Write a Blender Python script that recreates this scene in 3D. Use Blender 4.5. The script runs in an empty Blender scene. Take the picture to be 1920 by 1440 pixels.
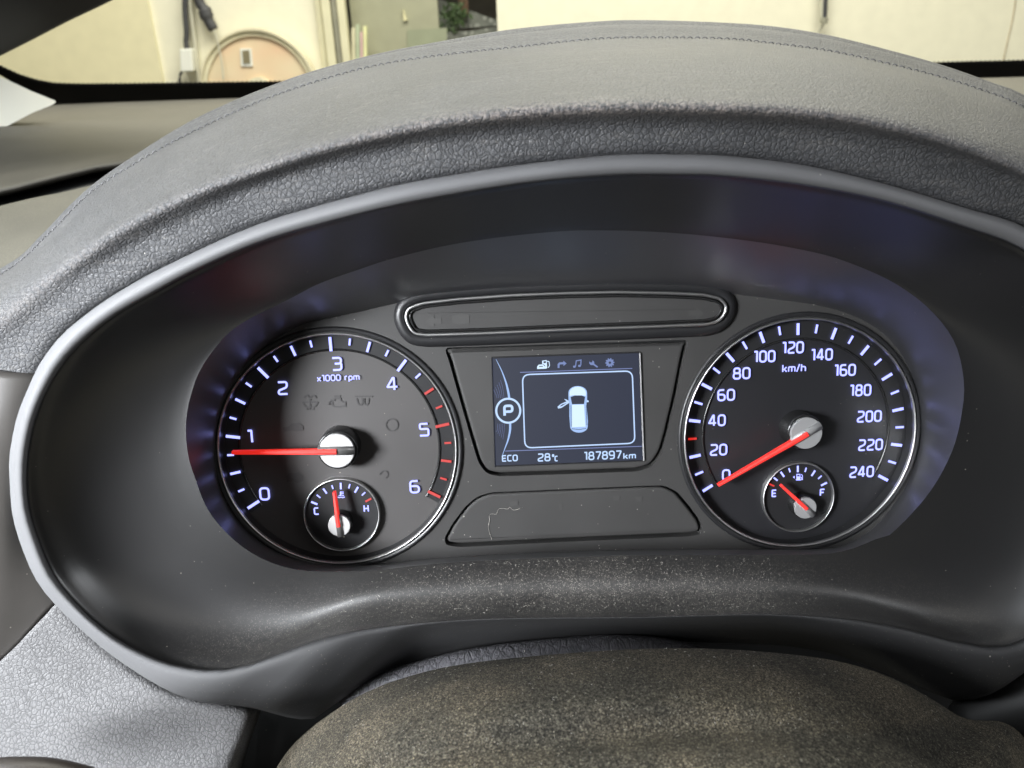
import bpy, bmesh, math, random
from mathutils import Vector, Matrix
random.seed(7)
R = math.radians
sc = bpy.context.scene
COL = sc.collection

# ------------------------------------------------------------------ camera
F = 1507.0                       # focal length in pixels of a 1920 wide picture
PITCH, ROLL = R(24), R(2.0)
CAM = Vector((0, 0, 1.2))
f_ = Vector((0, math.cos(PITCH), -math.sin(PITCH)))
u0 = Vector((0, math.sin(PITCH), math.cos(PITCH)))
X_ = Vector((1, 0, 0))
r_ = X_*math.cos(ROLL) - u0*math.sin(ROLL)
u_ = X_*math.sin(ROLL) + u0*math.cos(ROLL)
cam = bpy.data.cameras.new('camera')
cam.sensor_width = 36; cam.sensor_fit = 'HORIZONTAL'
cam.lens = 36*F/1920
cam.clip_start = 0.01; cam.clip_end = 200
cam.dof.use_dof = True; cam.dof.focus_distance = 0.32; cam.dof.aperture_fstop = 18
co = bpy.data.objects.new('camera', cam); COL.objects.link(co)
M = Matrix((r_, u_, -f_)).transposed().to_4x4(); M.translation = CAM
co.matrix_world = M
sc.camera = co

# ------------------------------------------------------------------ light
w = bpy.data.worlds.new("World"); sc.world = w; w.use_nodes = True
bg = w.node_tree.nodes['Background']
bg.inputs[0].default_value = (0.93, 0.95, 1.0, 1); bg.inputs[1].default_value = 0.055

def area(name, loc, target, sx, sy, power, col):
    l = bpy.data.lights.new(name, 'AREA'); l.shape = 'RECTANGLE'
    l.size = sx; l.size_y = sy; l.energy = power; l.color = col
    o = bpy.data.objects.new(name, l); COL.objects.link(o)
    o.location = loc
    o.rotation_euler = (Vector(target)-Vector(loc)).to_track_quat('-Z', 'Y').to_euler()
    return o
area('side_window_light', (-0.85, 0.22, 1.62), (-0.12, 0.30, 1.10), 0.7, 0.40, 10.0, (0.91, 0.955, 1.0))
key = area('door_opening_light', (-0.64, -0.30, 1.33), (-0.10, 0.30, 1.04), 0.28, 0.20, 1.7, (0.93, 0.96, 1.0))
key.data.spread = R(38)
area('rear_fill_light', (0.45, -0.75, 2.05), (0.03, 0.25, 1.05), 1.2, 0.7, 1.5, (1.0, 0.97, 0.92))  # added fill above and behind to brighten cover and lip, no known lamp
area('passenger_window_light', (1.15, 0.05, 1.62), (0.05, 0.28, 1.08), 0.8, 0.45, 5.0, (0.94, 0.965, 1.0))
area('windscreen_light', (0.0, 1.5, 2.35), (0, 0.35, 1.1), 1.8, 0.9, 14.5, (1.0, 0.99, 0.94))
area('yard_light', (0.2, 1.3, 3.2), (0.0, 2.7, 1.1), 3.0, 1.0, 140.0, (1.0, 0.97, 0.88))

sc.view_settings.view_transform = 'Standard'
sc.view_settings.look = 'None'
sc.view_settings.exposure = 0.0
sc.view_settings.gamma = 1.0
sc.view_settings.use_curve_mapping = False
sc.cycles.transparent_max_bounces = 12

# ------------------------------------------------------------------ frames
def ray(px, py):
    return r_*((px-960)/F) - u_*((py-720)/F) + f_
NV = -ray(900, 454).normalized()             # the way the dials face
D0 = 0.325
O = CAM - NV*D0
XA = (X_ - NV*X_.dot(NV)).normalized()
YA = NV.cross(XA)
def P(px, py, h):                            # point h metres in front of the dial plane
    d = ray(px, py)
    t = ((O-CAM).dot(NV) + h)/d.dot(NV)
    return CAM + d*t
def Q(px, py, depth):                        # point at a distance along the view axis
    return CAM + ray(px, py)*depth
def onplane(px, py, p0, n):
    d = ray(px, py)
    return CAM + d*((p0-CAM).dot(n)/d.dot(n))
ORG = P(1066, 827, 0)
def L(px, py, h=0.0):                        # dial-frame coordinates
    v = P(px, py, h) - ORG
    return Vector((v.dot(XA), v.dot(YA), h))
DIALM = Matrix((XA, YA, NV)).transposed().to_4x4(); DIALM.translation = ORG
SCL = 0.000216                               # metres per pixel on the dial plane (near its middle)

# ------------------------------------------------------------------ object helpers
def tag(o, label=None, cat=None, group=None, kind=None):
    if label: o['label'] = label
    if cat: o['category'] = cat
    if group: o['group'] = group
    if kind: o['kind'] = kind
    return o
MW = {}
def empty(name, mat, label, cat, group=None):
    o = bpy.data.objects.new(name, None); COL.objects.link(o)
    o.empty_display_size = 0.02
    if not isinstance(mat, Matrix): mat = Matrix.Translation(Vector(mat))
    o.matrix_world = mat; MW[o] = mat
    return tag(o, label, cat, group)
def build(name, verts, faces, mat, parent=None, smooth=False, local=False, solid=0.0, bevel=0.0, sub=0, recalc=True):
    """one mesh object; verts are world points unless local"""
    if parent is not None and not local:
        inv = MW[parent].inverted()
        verts = [inv @ Vector(v) for v in verts]
    me = bpy.data.meshes.new(name)
    me.from_pydata([tuple(v) for v in verts], [], faces)
    bm = bmesh.new(); bm.from_mesh(me)
    bmesh.ops.remove_doubles(bm, verts=bm.verts, dist=1e-7)
    if recalc: bmesh.ops.recalc_face_normals(bm, faces=bm.faces)
    bm.to_mesh(me); bm.free()
    for p in me.polygons: p.use_smooth = smooth
    me.materials.append(mat)
    o = bpy.data.objects.new(name, me); COL.objects.link(o)
    if parent is not None:
        o.parent = parent
        MW[o] = MW[parent]
    if solid:
        m = o.modifiers.new('solid', 'SOLIDIFY'); m.thickness = solid; m.offset = -1
    if bevel:
        m = o.modifiers.new('bevel', 'BEVEL'); m.width = bevel; m.segments = 3; m.limit_method = 'ANGLE'
    if sub:
        m = o.modifiers.new('sub', 'SUBSURF'); m.levels = sub; m.render_levels = sub
    return o

def cr(p0, p1, p2, p3, t):
    return 0.5*((2*p1)+(p2-p0)*t+(2*p0-5*p1+4*p2-p3)*t*t+(3*p1-p0-3*p2+p3)*t**3)
def dense(pts, k=12, closed=False):
    pts = [Vector(p) for p in pts]; n = len(pts); out = []
    for i in range(n if closed else n-1):
        if closed: a, b, c, d = pts[i-1], pts[i], pts[(i+1) % n], pts[(i+2) % n]
        else: a, b, c, d = pts[max(i-1, 0)], pts[i], pts[i+1], pts[min(i+2, n-1)]
        for j in range(k): out.append(cr(a, b, c, d, j/k))
    if not closed: out.append(pts[-1])
    return out
def resample(pts, n, k=12):
    d = dense(pts, k); s = [0]
    for a, b in zip(d, d[1:]): s.append(s[-1]+(b-a).to_2d().length)
    out = []; j = 0
    for i in range(n):
        x = s[-1]*i/(n-1)
        while j < len(s)-2 and s[j+1] < x: j += 1
        t = (x-s[j])/max(s[j+1]-s[j], 1e-9)
        out.append(d[j].lerp(d[j+1], min(max(t, 0), 1)))
    return out
def by_angle(pts, n, c=(1066, 790)):
    d = dense(pts, 14, True); A = []
    for p in d:
        A.append((math.atan2(-(p.y-c[1]), p.x-c[0])-math.pi/2) % (2*math.pi))
    z = sorted(zip(A, range(len(d))))
    aa = [q[0] for q in z]; dd = [d[q[1]] for q in z]
    aa = [aa[-1]-2*math.pi]+aa+[aa[0]+2*math.pi]; dd = [dd[-1]]+dd+[dd[0]]
    out = []; j = 0
    for i in range(n):
        x = 2*math.pi*i/n
        while j < len(aa)-2 and aa[j+1] < x: j += 1
        t = (x-aa[j])/max(aa[j+1]-aa[j], 1e-9)
        out.append(dd[j].lerp(dd[j+1], min(max(t, 0), 1)))
    return out
def loft(rows, nv=1, closed=False):
    """rows: equally long lists of points -> smooth grid across the rows"""
    rr = []
    m = len(rows)
    for i in range(m-1):
        for j in range(nv):
            t = j/nv
            rr.append([cr(rows[max(i-1, 0)][k], rows[i][k], rows[i+1][k], rows[min(i+2, m-1)][k], t) if nv > 1 else rows[i][k]
                       for k in range(len(rows[0]))])
    rr.append(rows[-1])
    n = len(rr[0]); V = [p for r in rr for p in r]; Fc = []
    for i in range(len(rr)-1):
        for k in range(n if closed else n-1):
            a = i*n+k; b = i*n+(k+1) % n
            Fc.append((a, b, b+n, a+n))
    return V, Fc
def PW(row): return [P(p.x, p.y, p.z) for p in row]

def fillplate(outer, holes, h, name, mat, parent, holewall=0.0, smooth=False):
    """flat plate in the dial frame with holes, and a wall running back from each hole"""
    bm = bmesh.new(); es = []
    for loop in [outer]+holes:
        vs = [bm.verts.new((p[0], p[1], h)) for p in loop]
        for a, b in zip(vs, vs[1:]+vs[:1]): es.append(bm.edges.new((a, b)))
    bmesh.ops.triangle_fill(bm, use_beauty=True, use_dissolve=False, edges=es, normal=(0, 0, 1))
    for fc in bm.faces:
        if fc.normal.z < 0: fc.normal_flip()
    if holewall:
        for loop in holes:
            a = [bm.verts.new((p[0], p[1], h)) for p in loop]
            b = [bm.verts.new((p[0], p[1], h-holewall)) for p in loop]
            n = len(a)
            for i in range(n): bm.faces.new((a[i], a[(i+1) % n], b[(i+1) % n], b[i]))
    me = bpy.data.meshes.new(name); bm.to_mesh(me); bm.free()
    me.materials.append(mat)
    o = bpy.data.objects.new(name, me); COL.objects.link(o); o.parent = parent; MW[o] = MW[parent]
    return o
def circle(c, r, n=96, a0=0): return [Vector((c[0]+r*math.cos(a0+2*math.pi*i/n), c[1]+r*math.sin(a0+2*math.pi*i/n), 0)) for i in range(n)]
def disc(name, c, r, h, mat, parent, n=96):
    v = circle(c, r, n); return build(name, [(p.x, p.y, h) for p in v], [tuple(range(n))], mat, parent, local=True)
def lathe(name, c, prof, mat, parent, n=96, smooth=True):
    """prof: (radius, height) pairs turned round a dial-frame centre"""
    rows = [[Vector((c[0]+r*math.cos(2*math.pi*i/n), c[1]+r*math.sin(2*math.pi*i/n), h)) for i in range(n)] for r, h in prof]
    V, Fc = loft(rows, 1, True)
    if prof[-1][0] < 1e-6: pass
    return build(name, V, Fc, mat, parent, smooth=smooth, local=True)
def torus_path(pts, rad, closed=True, n=10, flat=1.0, taper=None):
    """tube round a list of 3-D points"""
    rows = []; m = len(pts)
    for i, p in enumerate(pts):
        a = pts[i-1] if (i > 0 or closed) else pts[0]
        b = pts[(i+1) % m] if (i < m-1 or closed) else pts[-1]
        t = (b-a).normalized()
        up = Vector((0, 0, 1)) if abs(t.z) < 0.95 else Vector((1, 0, 0))
        s = t.cross(up).normalized(); q = s.cross(t)
        rr = rad if taper is None else rad*taper[i]
        rows.append([p+s*(rr*math.cos(2*math.pi*k/n))+q*(rr*flat*math.sin(2*math.pi*k/n)) for k in range(n)])
    V = [v for r in rows for v in r]; Fc = []
    for i in range(m if closed else m-1):
        j = (i+1) % m
        for k in range(n):
            Fc.append((i*n+k, i*n+(k+1) % n, j*n+(k+1) % n, j*n+k))
    if not closed:
        Fc.append(tuple(range(n))); Fc.append(tuple((m-1)*n+k for k in range(n)))
    return V, Fc
def prism(outline, h0, h1, inset=0.0):
    """solid in the dial frame from an outline, top slightly inset"""
    n = len(outline); c = sum((Vector((p[0], p[1])) for p in outline), Vector((0, 0)))/n
    V = [(p[0], p[1], h0) for p in outline]
    if inset:
        V += [(p[0], p[1], h1-inset) for p in outline]
        top = []
        for i in range(n):
            a = Vector(outline[i-1][:2]); b = Vector(outline[i][:2]); d = Vector(outline[(i+1) % n][:2])
            t = (d-a).normalized(); nn = Vector((-t.y, t.x))
            if nn.dot(b-c) > 0: nn = -nn
            top.append((b.x+nn.x*inset, b.y+nn.y*inset, h1))
        V += top; L3 = 3
    else:
        V += [(p[0], p[1], h1) for p in outline]; L3 = 2
    Fc = [tuple(range(n))[::-1], tuple(range((L3-1)*n, L3*n))]
    for k in range(L3-1):
        for i in range(n):
            j = (i+1) % n
            Fc.append((k*n+i, k*n+j, (k+1)*n+j, (k+1)*n+i))
    return V, Fc

# ------------------------------------------------------------------ stroke lettering
def rounded(pts, r, closed=False, k=5):
    pts = [Vector(p) for p in pts]; n = len(pts); out = []
    for i, p in enumerate(pts):
        if not closed and i in (0, n-1): out.append(p); continue
        a = pts[i-1]; b = pts[(i+1) % n]
        d1 = (a-p); d2 = (b-p); rr = min(r, d1.length*0.48, d2.length*0.48)
        if rr < 1e-9: out.append(p); continue
        s = p+d1.normalized()*rr; e = p+d2.normalized()*rr
        for j in range(k+1):
            t = j/k; out.append(s*(1-t)**2+p*2*t*(1-t)+e*t*t)
    return out
def ribbon(pts, wd, closed=False, h=0.0, taper=None):
    if taper is None: pts = [p for i, p in enumerate(pts) if (i == 0 and not closed) or (p-pts[i-1]).length > 1e-6]
    n = len(pts); V = []; Fc = []
    for i, p in enumerate(pts):
        a = pts[i-1] if (i > 0 or closed) else None
        b = pts[(i+1) % n] if (i < n-1 or closed) else None
        d1 = (p-a).normalized() if a is not None else None
        d2 = (b-p).normalized() if b is not None else None
        if d1 is None: d1 = d2
        if d2 is None: d2 = d1
        t = (d1+d2)
        t = t.normalized() if t.length > 1e-6 else d1
        nn = Vector((-t.y, t.x)); m = 1/max(0.35, abs(nn.dot(Vector((-d1.y, d1.x)))))
        ww = wd*(taper[i] if taper else 1)
        V.append((p.x+nn.x*ww*m/2, p.y+nn.y*ww*m/2, h)); V.append((p.x-nn.x*ww*m/2, p.y-nn.y*ww*m/2, h))
    for i in range(n if closed else n-1):
        j = (i+1) % n; Fc.append((2*i, 2*i+1, 2*j+1, 2*j))
    return V, Fc
c_ = True
GL = {  # glyph: (width, [(closed, points, corner radius)])
 '0': (.70, [(c_, [(0, 0), (1, 0), (1, 1), (0, 1)], .28)]),
 '1': (.36, [(0, [(0, .99), (.9, .99), (.9, 0)], .02)]),
 '2': (.70, [(0, [(.02, 1), (1, 1), (1, .56), (.02, .30), (.02, 0), (1, 0)], .24)]),
 '3': (.68, [(0, [(0, 1), (1, 1), (1, .52), (.25, .52)], .22), (0, [(.9, .52), (1, .50), (1, 0), (0, 0)], .24)]),
 '4': (.74, [(0, [(.72, 0), (.72, 1), (.60, 1), (0, .26), (1.05, .26)], .03)]),
 '5': (.70, [(0, [(.95, 1), (.04, 1), (.04, .56), (1, .56), (1, 0), (0, 0)], .13)]),
 '6': (.70, [(0, [(.9, 1), (0, 1), (0, 0), (1, 0), (1, .56), (.02, .56)], .26)]),
 '7': (.68, [(0, [(0, 1), (1, 1), (1, .9), (.38, 0)], .1)]),
 '8': (.70, [(c_, [(0, 0), (1, 0), (1, .54), (0, .54)], .24), (c_, [(.07, .52), (.93, .52), (.93, 1), (.07, 1)], .22)]),
 '9': (.70, [(0, [(.1, 0), (1, 0), (1, 1), (0, 1), (0, .44), (.98, .44)], .26)]),
 'x': (.62, [(0, [(0, 0), (1, .68)], 0), (0, [(0, .68), (1, 0)], 0)]),
 'r': (.42, [(0, [(0, 0), (0, .68), (1, .68)], .25)]),
 'p': (.62, [(0, [(0, -.3), (0, .68), (1, .68), (1, 0), (.05, 0)], .25)]),
 'm': (.98, [(0, [(0, 0), (0, .68), (1, .68), (1, 0)], .16), (0, [(.5, .62), (.5, 0)], 0)]),
 'k': (.60, [(0, [(0, 0), (0, 1)], 0), (0, [(.05, .32), (.3, .34), (.95, .68)], .05), (0, [(.35, .38), (1, 0)], 0)]),
 'h': (.62, [(0, [(0, 0), (0, 1)], 0), (0, [(.05, .66), (1, .66), (1, 0)], .24)]),
 '/': (.42, [(0, [(0, -.05), (1, 1.05)], 0)]),
 'C': (.66, [(0, [(1, 1), (0, 1), (0, 0), (1, 0)], .22)]),
 'H': (.70, [(0, [(0, 0), (0, 1)], 0), (0, [(1, 0), (1, 1)], 0), (0, [(.05, .5), (.95, .5)], 0)]),
 'E': (.64, [(0, [(1, 1), (0, 1), (0, 0), (1, 0)], .08), (0, [(.05, .5), (.9, .5)], 0)]),
 'F': (.62, [(0, [(1, 1), (0, 1), (0, 0)], .1), (0, [(.05, .5), (.85, .5)], 0)]),
 'O': (.72, [(c_, [(0, 0), (1, 0), (1, 1), (0, 1)], .25)]),
 'P': (.64, [(0, [(0, 0), (0, 1), (1, 1), (1, .40), (.05, .40)], .22)]),
 'c': (.58, [(0, [(1, .72), (0, .72), (0, 0), (1, 0)], .2)]),
 'o': (.26, [(c_, [(0, .72), (1, .72), (1, 1), (0, 1)], .3)]),
 ' ': (.30, []),
}
def text_mesh(s, cpx, cpy, hpx, wpx, h, stroke=0.17, shear=0.0):
    """lettering centred on a pixel of the photograph's dial plane; returns verts, faces in the dial frame"""
    c = L(cpx, cpy, h); H = hpx*SCL; gap = .30
    tot = sum(GL[ch][0] for ch in s)+gap*(len(s)-1)
    kx = (wpx*SCL/H - stroke)/tot if wpx else 1.0
    x = -tot/2; V = []; Fc = []; zz = 0
    for ch in s:
        gw, parts = GL[ch]
        for cl, pts, rad in parts:
            pp = []
            for a, b in pts:
                yy = (b*(1-stroke)+stroke/2-.5)
                pp.append(((x+a*gw)*kx*H+shear*yy*H, yy*H))
            path = rounded([(c.x+a, c.y+b) for a, b in pp], rad*H*.9, bool(cl))
            v, fc = ribbon(path, stroke*H, bool(cl), h+zz*1.2e-5)
            zz = (zz+1) % 4
            o = len(V); V += v; Fc += [tuple(q+o for q in t) for t in fc]
        x += gw+gap
    return V, Fc
def text(name, s, cpx, cpy, hpx, wpx, h, mat, parent, **k):
    V, Fc = text_mesh(s, cpx, cpy, hpx, wpx, h, **k)
    return build(name, V, Fc, mat, parent, local=True, recalc=False)
def strokes(name, paths, h, mat, parent, conv, wd):
    """paths: (closed, pts, radius px[, width factor]) in picture coordinates"""
    V = []; Fc = []
    for i, t in enumerate(paths):
        cl, pts, rad = t[:3]; k = t[3] if len(t) > 3 else 1
        q = [L(*conv(a, b), h).to_2d() for a, b in pts]
        path = rounded(q, rad*SCL, bool(cl))
        v, fc = ribbon(path, wd*k*SCL, bool(cl), h+(i % 6)*1.2e-5)
        o = len(V); V += v; Fc += [tuple(z+o for z in y) for y in fc]
    return build(name, V, Fc, mat, parent, local=True, recalc=False)
def blob(name, polys, h, mat, parent, conv):
    V = []; Fc = []
    for i, pts in enumerate(polys):
        q = [L(*conv(a, b), h) for a, b in pts]; o = len(V)
        bm = bmesh.new()
        vs = [bm.verts.new((p.x, p.y, h+(i % 6)*1.2e-5)) for p in q]
        es = [bm.edges.new((a, b)) for a, b in zip(vs, vs[1:]+vs[:1])]
        bmesh.ops.triangle_fill(bm, use_beauty=True, edges=es, normal=(0, 0, 1))
        bm.verts.index_update()
        for fc in bm.faces: Fc.append(tuple(v.index+o for v in fc.verts))
        V += [tuple(v.co) for v in bm.verts]; bm.free()
    return build(name, V, Fc, mat, parent, local=True)

# ------------------------------------------------------------------ materials
def newmat(name):
    m = bpy.data.materials.new(name); m.use_nodes = True
    nt = m.node_tree; return m, nt, nt.nodes['Principled BSDF']
def N(nt, t, **k):
    n = nt.nodes.new(t)
    for a, b in k.items(): setattr(n, a, b)
    return n
def mixc(nt, fac, a, b):
    n = N(nt, 'ShaderNodeMix', data_type='RGBA')
    for s, v in ((0, fac), (6, a), (7, b)):
        if isinstance(v, (tuple, list)): n.inputs[s].default_value = (*v, 1) if len(v) == 3 else v
        elif isinstance(v, (int, float)): n.inputs[s].default_value = v
        else: nt.links.new(v, n.inputs[s])
    return n.outputs[2]
def math_(nt, op, a, b=0.0, c=0.0):
    n = N(nt, 'ShaderNodeMath', operation=op)
    for i, v in enumerate((a, b, c)):
        if isinstance(v, (int, float)): n.inputs[i].default_value = v
        else: nt.links.new(v, n.inputs[i])
    return n.outputs[0]
def ramp(nt, x, lo, hi):
    n = N(nt, 'ShaderNodeMapRange', clamp=True)
    n.inputs[1].default_value = lo; n.inputs[2].default_value = hi
    nt.links.new(x, n.inputs[0]); return n.outputs[0]
def coords(nt, scale=(1, 1, 1)):
    tc = N(nt, 'ShaderNodeTexCoord'); mp = N(nt, 'ShaderNodeMapping')
    mp.inputs['Scale'].default_value = scale
    nt.links.new(tc.outputs['Object'], mp.inputs[0]); return mp.outputs[0]
def noise(nt, co, scale, detail=3, rough=.5):
    n = N(nt, 'ShaderNodeTexNoise'); n.inputs['Scale'].default_value = scale
    n.inputs['Detail'].default_value = detail; n.inputs['Roughness'].default_value = rough
    nt.links.new(co, n.inputs['Vector']); return n.outputs[0]
def voro(nt, co, scale, feat='F1', rnd=1.0):
    n = N(nt, 'ShaderNodeTexVoronoi', feature=feat); n.inputs['Scale'].default_value = scale
    n.inputs['Randomness'].default_value = rnd
    nt.links.new(co, n.inputs['Vector']); return n
def specks(nt, co, scale, radius, share):
    """mask of tiny round specks: share of the cells carry one"""
    v = voro(nt, co, scale)
    near = ramp(nt, v.outputs['Distance'], radius, radius*.55)
    sp = N(nt, 'ShaderNodeSeparateColor'); nt.links.new(v.outputs['Color'], sp.inputs[0])
    pick = math_(nt, 'LESS_THAN', sp.outputs[0], share)
    return math_(nt, 'MULTIPLY', near, pick), sp.outputs[1]
def bump(nt, bsdf, hgt, strength, dist, prev=None):
    b = N(nt, 'ShaderNodeBump'); b.inputs['Strength'].default_value = strength; b.inputs['Distance'].default_value = dist
    nt.links.new(hgt, b.inputs['Height'])
    if prev is not None: nt.links.new(prev, b.inputs['Normal'])
    nt.links.new(b.outputs[0], bsdf.inputs['Normal']); return b.outputs[0]
def plastic(name, col, rough=.5, grain=0.0, gscale=2500, dust=0.0, dustcol=(.32, .29, .24), dscale=900, drad=.16,
            fine=0.0, finecol=None, spec=.5, vary=.12, metal=0.0):
    m, nt, b = newmat(name); co = coords(nt)
    n1 = noise(nt, co, 25, 4)
    c = mixc(nt, ramp(nt, n1, .3, .7), tuple(x*(1-vary) for x in col), tuple(min(1, x*(1+vary)) for x in col))
    r_out = math_(nt, 'MULTIPLY_ADD', n1, .16, rough-.08)
    if fine:
        fn = noise(nt, co, 1800, 3, .7); big = noise(nt, co, 14, 3)
        k = math_(nt, 'MULTIPLY', ramp(nt, fn, .46, .66), math_(nt, 'MULTIPLY', ramp(nt, big, .30, .62), fine))
        c = mixc(nt, k, c, finecol or dustcol)
    if dust:
        s1, rv = specks(nt, co, dscale, drad, dust)
        s2, rv2 = specks(nt, co, dscale*.42, drad*.7, dust*.4)
        k = math_(nt, 'MAXIMUM', s1, s2)
        c = mixc(nt, math_(nt, 'MULTIPLY', k, .8), c, dustcol)
        r_out = math_(nt, 'MAXIMUM', r_out, math_(nt, 'MULTIPLY', k, .9))
    nt.links.new(c, b.inputs['Base Color']); nt.links.new(r_out, b.inputs['Roughness'])
    b.inputs['Specular IOR Level'].default_value = spec
    b.inputs['Metallic'].default_value = metal
    if grain:
        g = noise(nt, co, gscale, 2)
        bump(nt, b, g, grain, .0004)
    return m
def leather(name, col, cell=520, strength=.6, rough=.5, dustk=.3, wear=0.0, stretch=(1, 1, 1), dustcol=(.36, .34, .30)):
    m, nt, b = newmat(name); co = coords(nt, stretch)
    wob = noise(nt, co, 260, 2)
    off = N(nt, 'ShaderNodeVectorMath', operation='MULTIPLY_ADD')
    cc = N(nt, 'ShaderNodeCombineXYZ')
    for i in range(3): nt.links.new(wob, cc.inputs[i])
    nt.links.new(cc.outputs[0], off.inputs[0]); off.inputs[1].default_value = (.0016,)*3; nt.links.new(co, off.inputs[2])
    ve = voro(nt, off.outputs[0], cell, 'DISTANCE_TO_EDGE')
    v2 = voro(nt, off.outputs[0], cell*2.1, 'DISTANCE_TO_EDGE')
    groove = ramp(nt, ve.outputs['Distance'], 0.0, .20)
    g2 = ramp(nt, v2.outputs['Distance'], 0.0, .16)
    fold = noise(nt, co, 60, 4, .6)
    hgt = math_(nt, 'ADD', math_(nt, 'MULTIPLY', groove, .75), math_(nt, 'ADD', math_(nt, 'MULTIPLY', g2, .30), math_(nt, 'MULTIPLY', fold, .22)))
    bump(nt, b, hgt, strength, .0006)
    big = noise(nt, co, 18, 4, .6)
    c = mixc(nt, ramp(nt, big, .35, .68), tuple(x*.85 for x in col), tuple(x*1.15 for x in col))
    c = mixc(nt, math_(nt, 'MULTIPLY', math_(nt, 'SUBTRACT', 1, ramp(nt, ve.outputs['Distance'], 0.0, .11)), .75), c, tuple(x*.38 for x in col))   # darker along the grain lines
    dn = noise(nt, co, 1500, 3, .7)
    k = math_(nt, 'MULTIPLY', ramp(nt, dn, .5, .7), math_(nt, 'MULTIPLY', ramp(nt, big, .3, .7), dustk))
    c = mixc(nt, k, c, dustcol)
    s1, _ = specks(nt, co, 420, .10, .16)
    c = mixc(nt, math_(nt, 'MULTIPLY', s1, .7), c, (.5, .48, .43))
    if wear:
        at = N(nt, 'ShaderNodeAttribute', attribute_name='wear')
        wn = noise(nt, co, 700, 4, .75)
        k = math_(nt, 'MULTIPLY', at.outputs['Fac'], math_(nt, 'MULTIPLY', ramp(nt, wn, .42, .60), wear))
        c = mixc(nt, k, c, (.34, .30, .275))
        sc_ = noise(nt, coords(nt, (1, 7, 7)), 55, 4, .7); sc2 = noise(nt, co, 480, 3, .7)
        k = math_(nt, 'MULTIPLY', ramp(nt, sc_, .52, .66), ramp(nt, sc2, .42, .62))
        c = mixc(nt, math_(nt, 'MULTIPLY', k, .45), c, (.20, .19, .18))
    nt.links.new(c, b.inputs['Base Color'])
    b.inputs['Specular IOR Level'].default_value = .38
    nt.links.new(math_(nt, 'MULTIPLY_ADD', big, .2, rough-.1), b.inputs['Roughness'])
    return m
def emit(name, col, strength, base=(.02, .02, .02)):
    m, nt, b = newmat(name)
    b.inputs['Base Color'].default_value = (*base, 1)
    b.inputs['Emission Color'].default_value = (*col, 1); b.inputs['Emission Strength'].default_value = strength
    b.inputs['Roughness'].default_value = .5
    return m
def pane(name, tint, gloss, rough=.02, dust=0.0):
    m, nt, b = newmat(name)
    out = nt.nodes['Material Output']; nt.nodes.remove(b)
    tr = N(nt, 'ShaderNodeBsdfTransparent'); tr.inputs[0].default_value = (*tint, 1)
    gl = N(nt, 'ShaderNodeBsdfGlossy'); gl.inputs['Roughness'].default_value = rough
    mx = N(nt, 'ShaderNodeMixShader'); mx.inputs[0].default_value = gloss
    nt.links.new(tr.outputs[0], mx.inputs[1]); nt.links.new(gl.outputs[0], mx.inputs[2])
    res = mx.outputs[0]
    if dust:
        co = coords(nt)
        s1, _ = specks(nt, co, 330, .10, .20); s2, _ = specks(nt, co, 120, .11, .10)
        k = math_(nt, 'MULTIPLY', math_(nt, 'MAXIMUM', s1, s2), dust)
        df = N(nt, 'ShaderNodeBsdfDiffuse'); df.inputs[0].default_value = (.5, .5, .5, 1)
        m2 = N(nt, 'ShaderNodeMixShader'); nt.links.new(k, m2.inputs[0])
        nt.links.new(res, m2.inputs[1]); nt.links.new(df.outputs[0], m2.inputs[2]); res = m2.outputs[0]
    nt.links.new(res, out.inputs[0]); return m
def metal(name, col, rough):
    m, nt, b = newmat(name); b.inputs['Base Color'].default_value = (*col, 1)
    b.inputs['Metallic'].default_value = 1; co = coords(nt)
    n = noise(nt, co, 300, 3); nt.links.new(math_(nt, 'MULTIPLY_ADD', n, .12, rough-.06), b.inputs['Roughness']); return m

def rim_material():
    m, nt, b = newmat('satin_rim_plastic'); co = coords(nt)
    at = N(nt, 'ShaderNodeAttribute', attribute_name='lip_shade_dust')
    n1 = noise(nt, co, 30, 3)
    c = mixc(nt, at.outputs['Fac'], (.138, .139, .143), (.026, .026, .027))  # shade of the lower lip painted in as a darker base colour
    s1, _ = specks(nt, co, 260, .10, .06); s2, _ = specks(nt, co, 900, .22, .25)
    c = mixc(nt, math_(nt, 'MULTIPLY', s1, .7), c, (.35, .33, .30))
    c = mixc(nt, math_(nt, 'MULTIPLY', math_(nt, 'MULTIPLY', s2, at.outputs['Fac']), .25), c, (.30, .27, .22))
    nt.links.new(c, b.inputs['Base Color']); nt.links.new(math_(nt, 'MULTIPLY_ADD', n1, .1, .56), b.inputs['Roughness'])
    g = noise(nt, co, 3500, 2); bump(nt, b, g, .15, .0004); return m
m_rim = rim_material()
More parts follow.
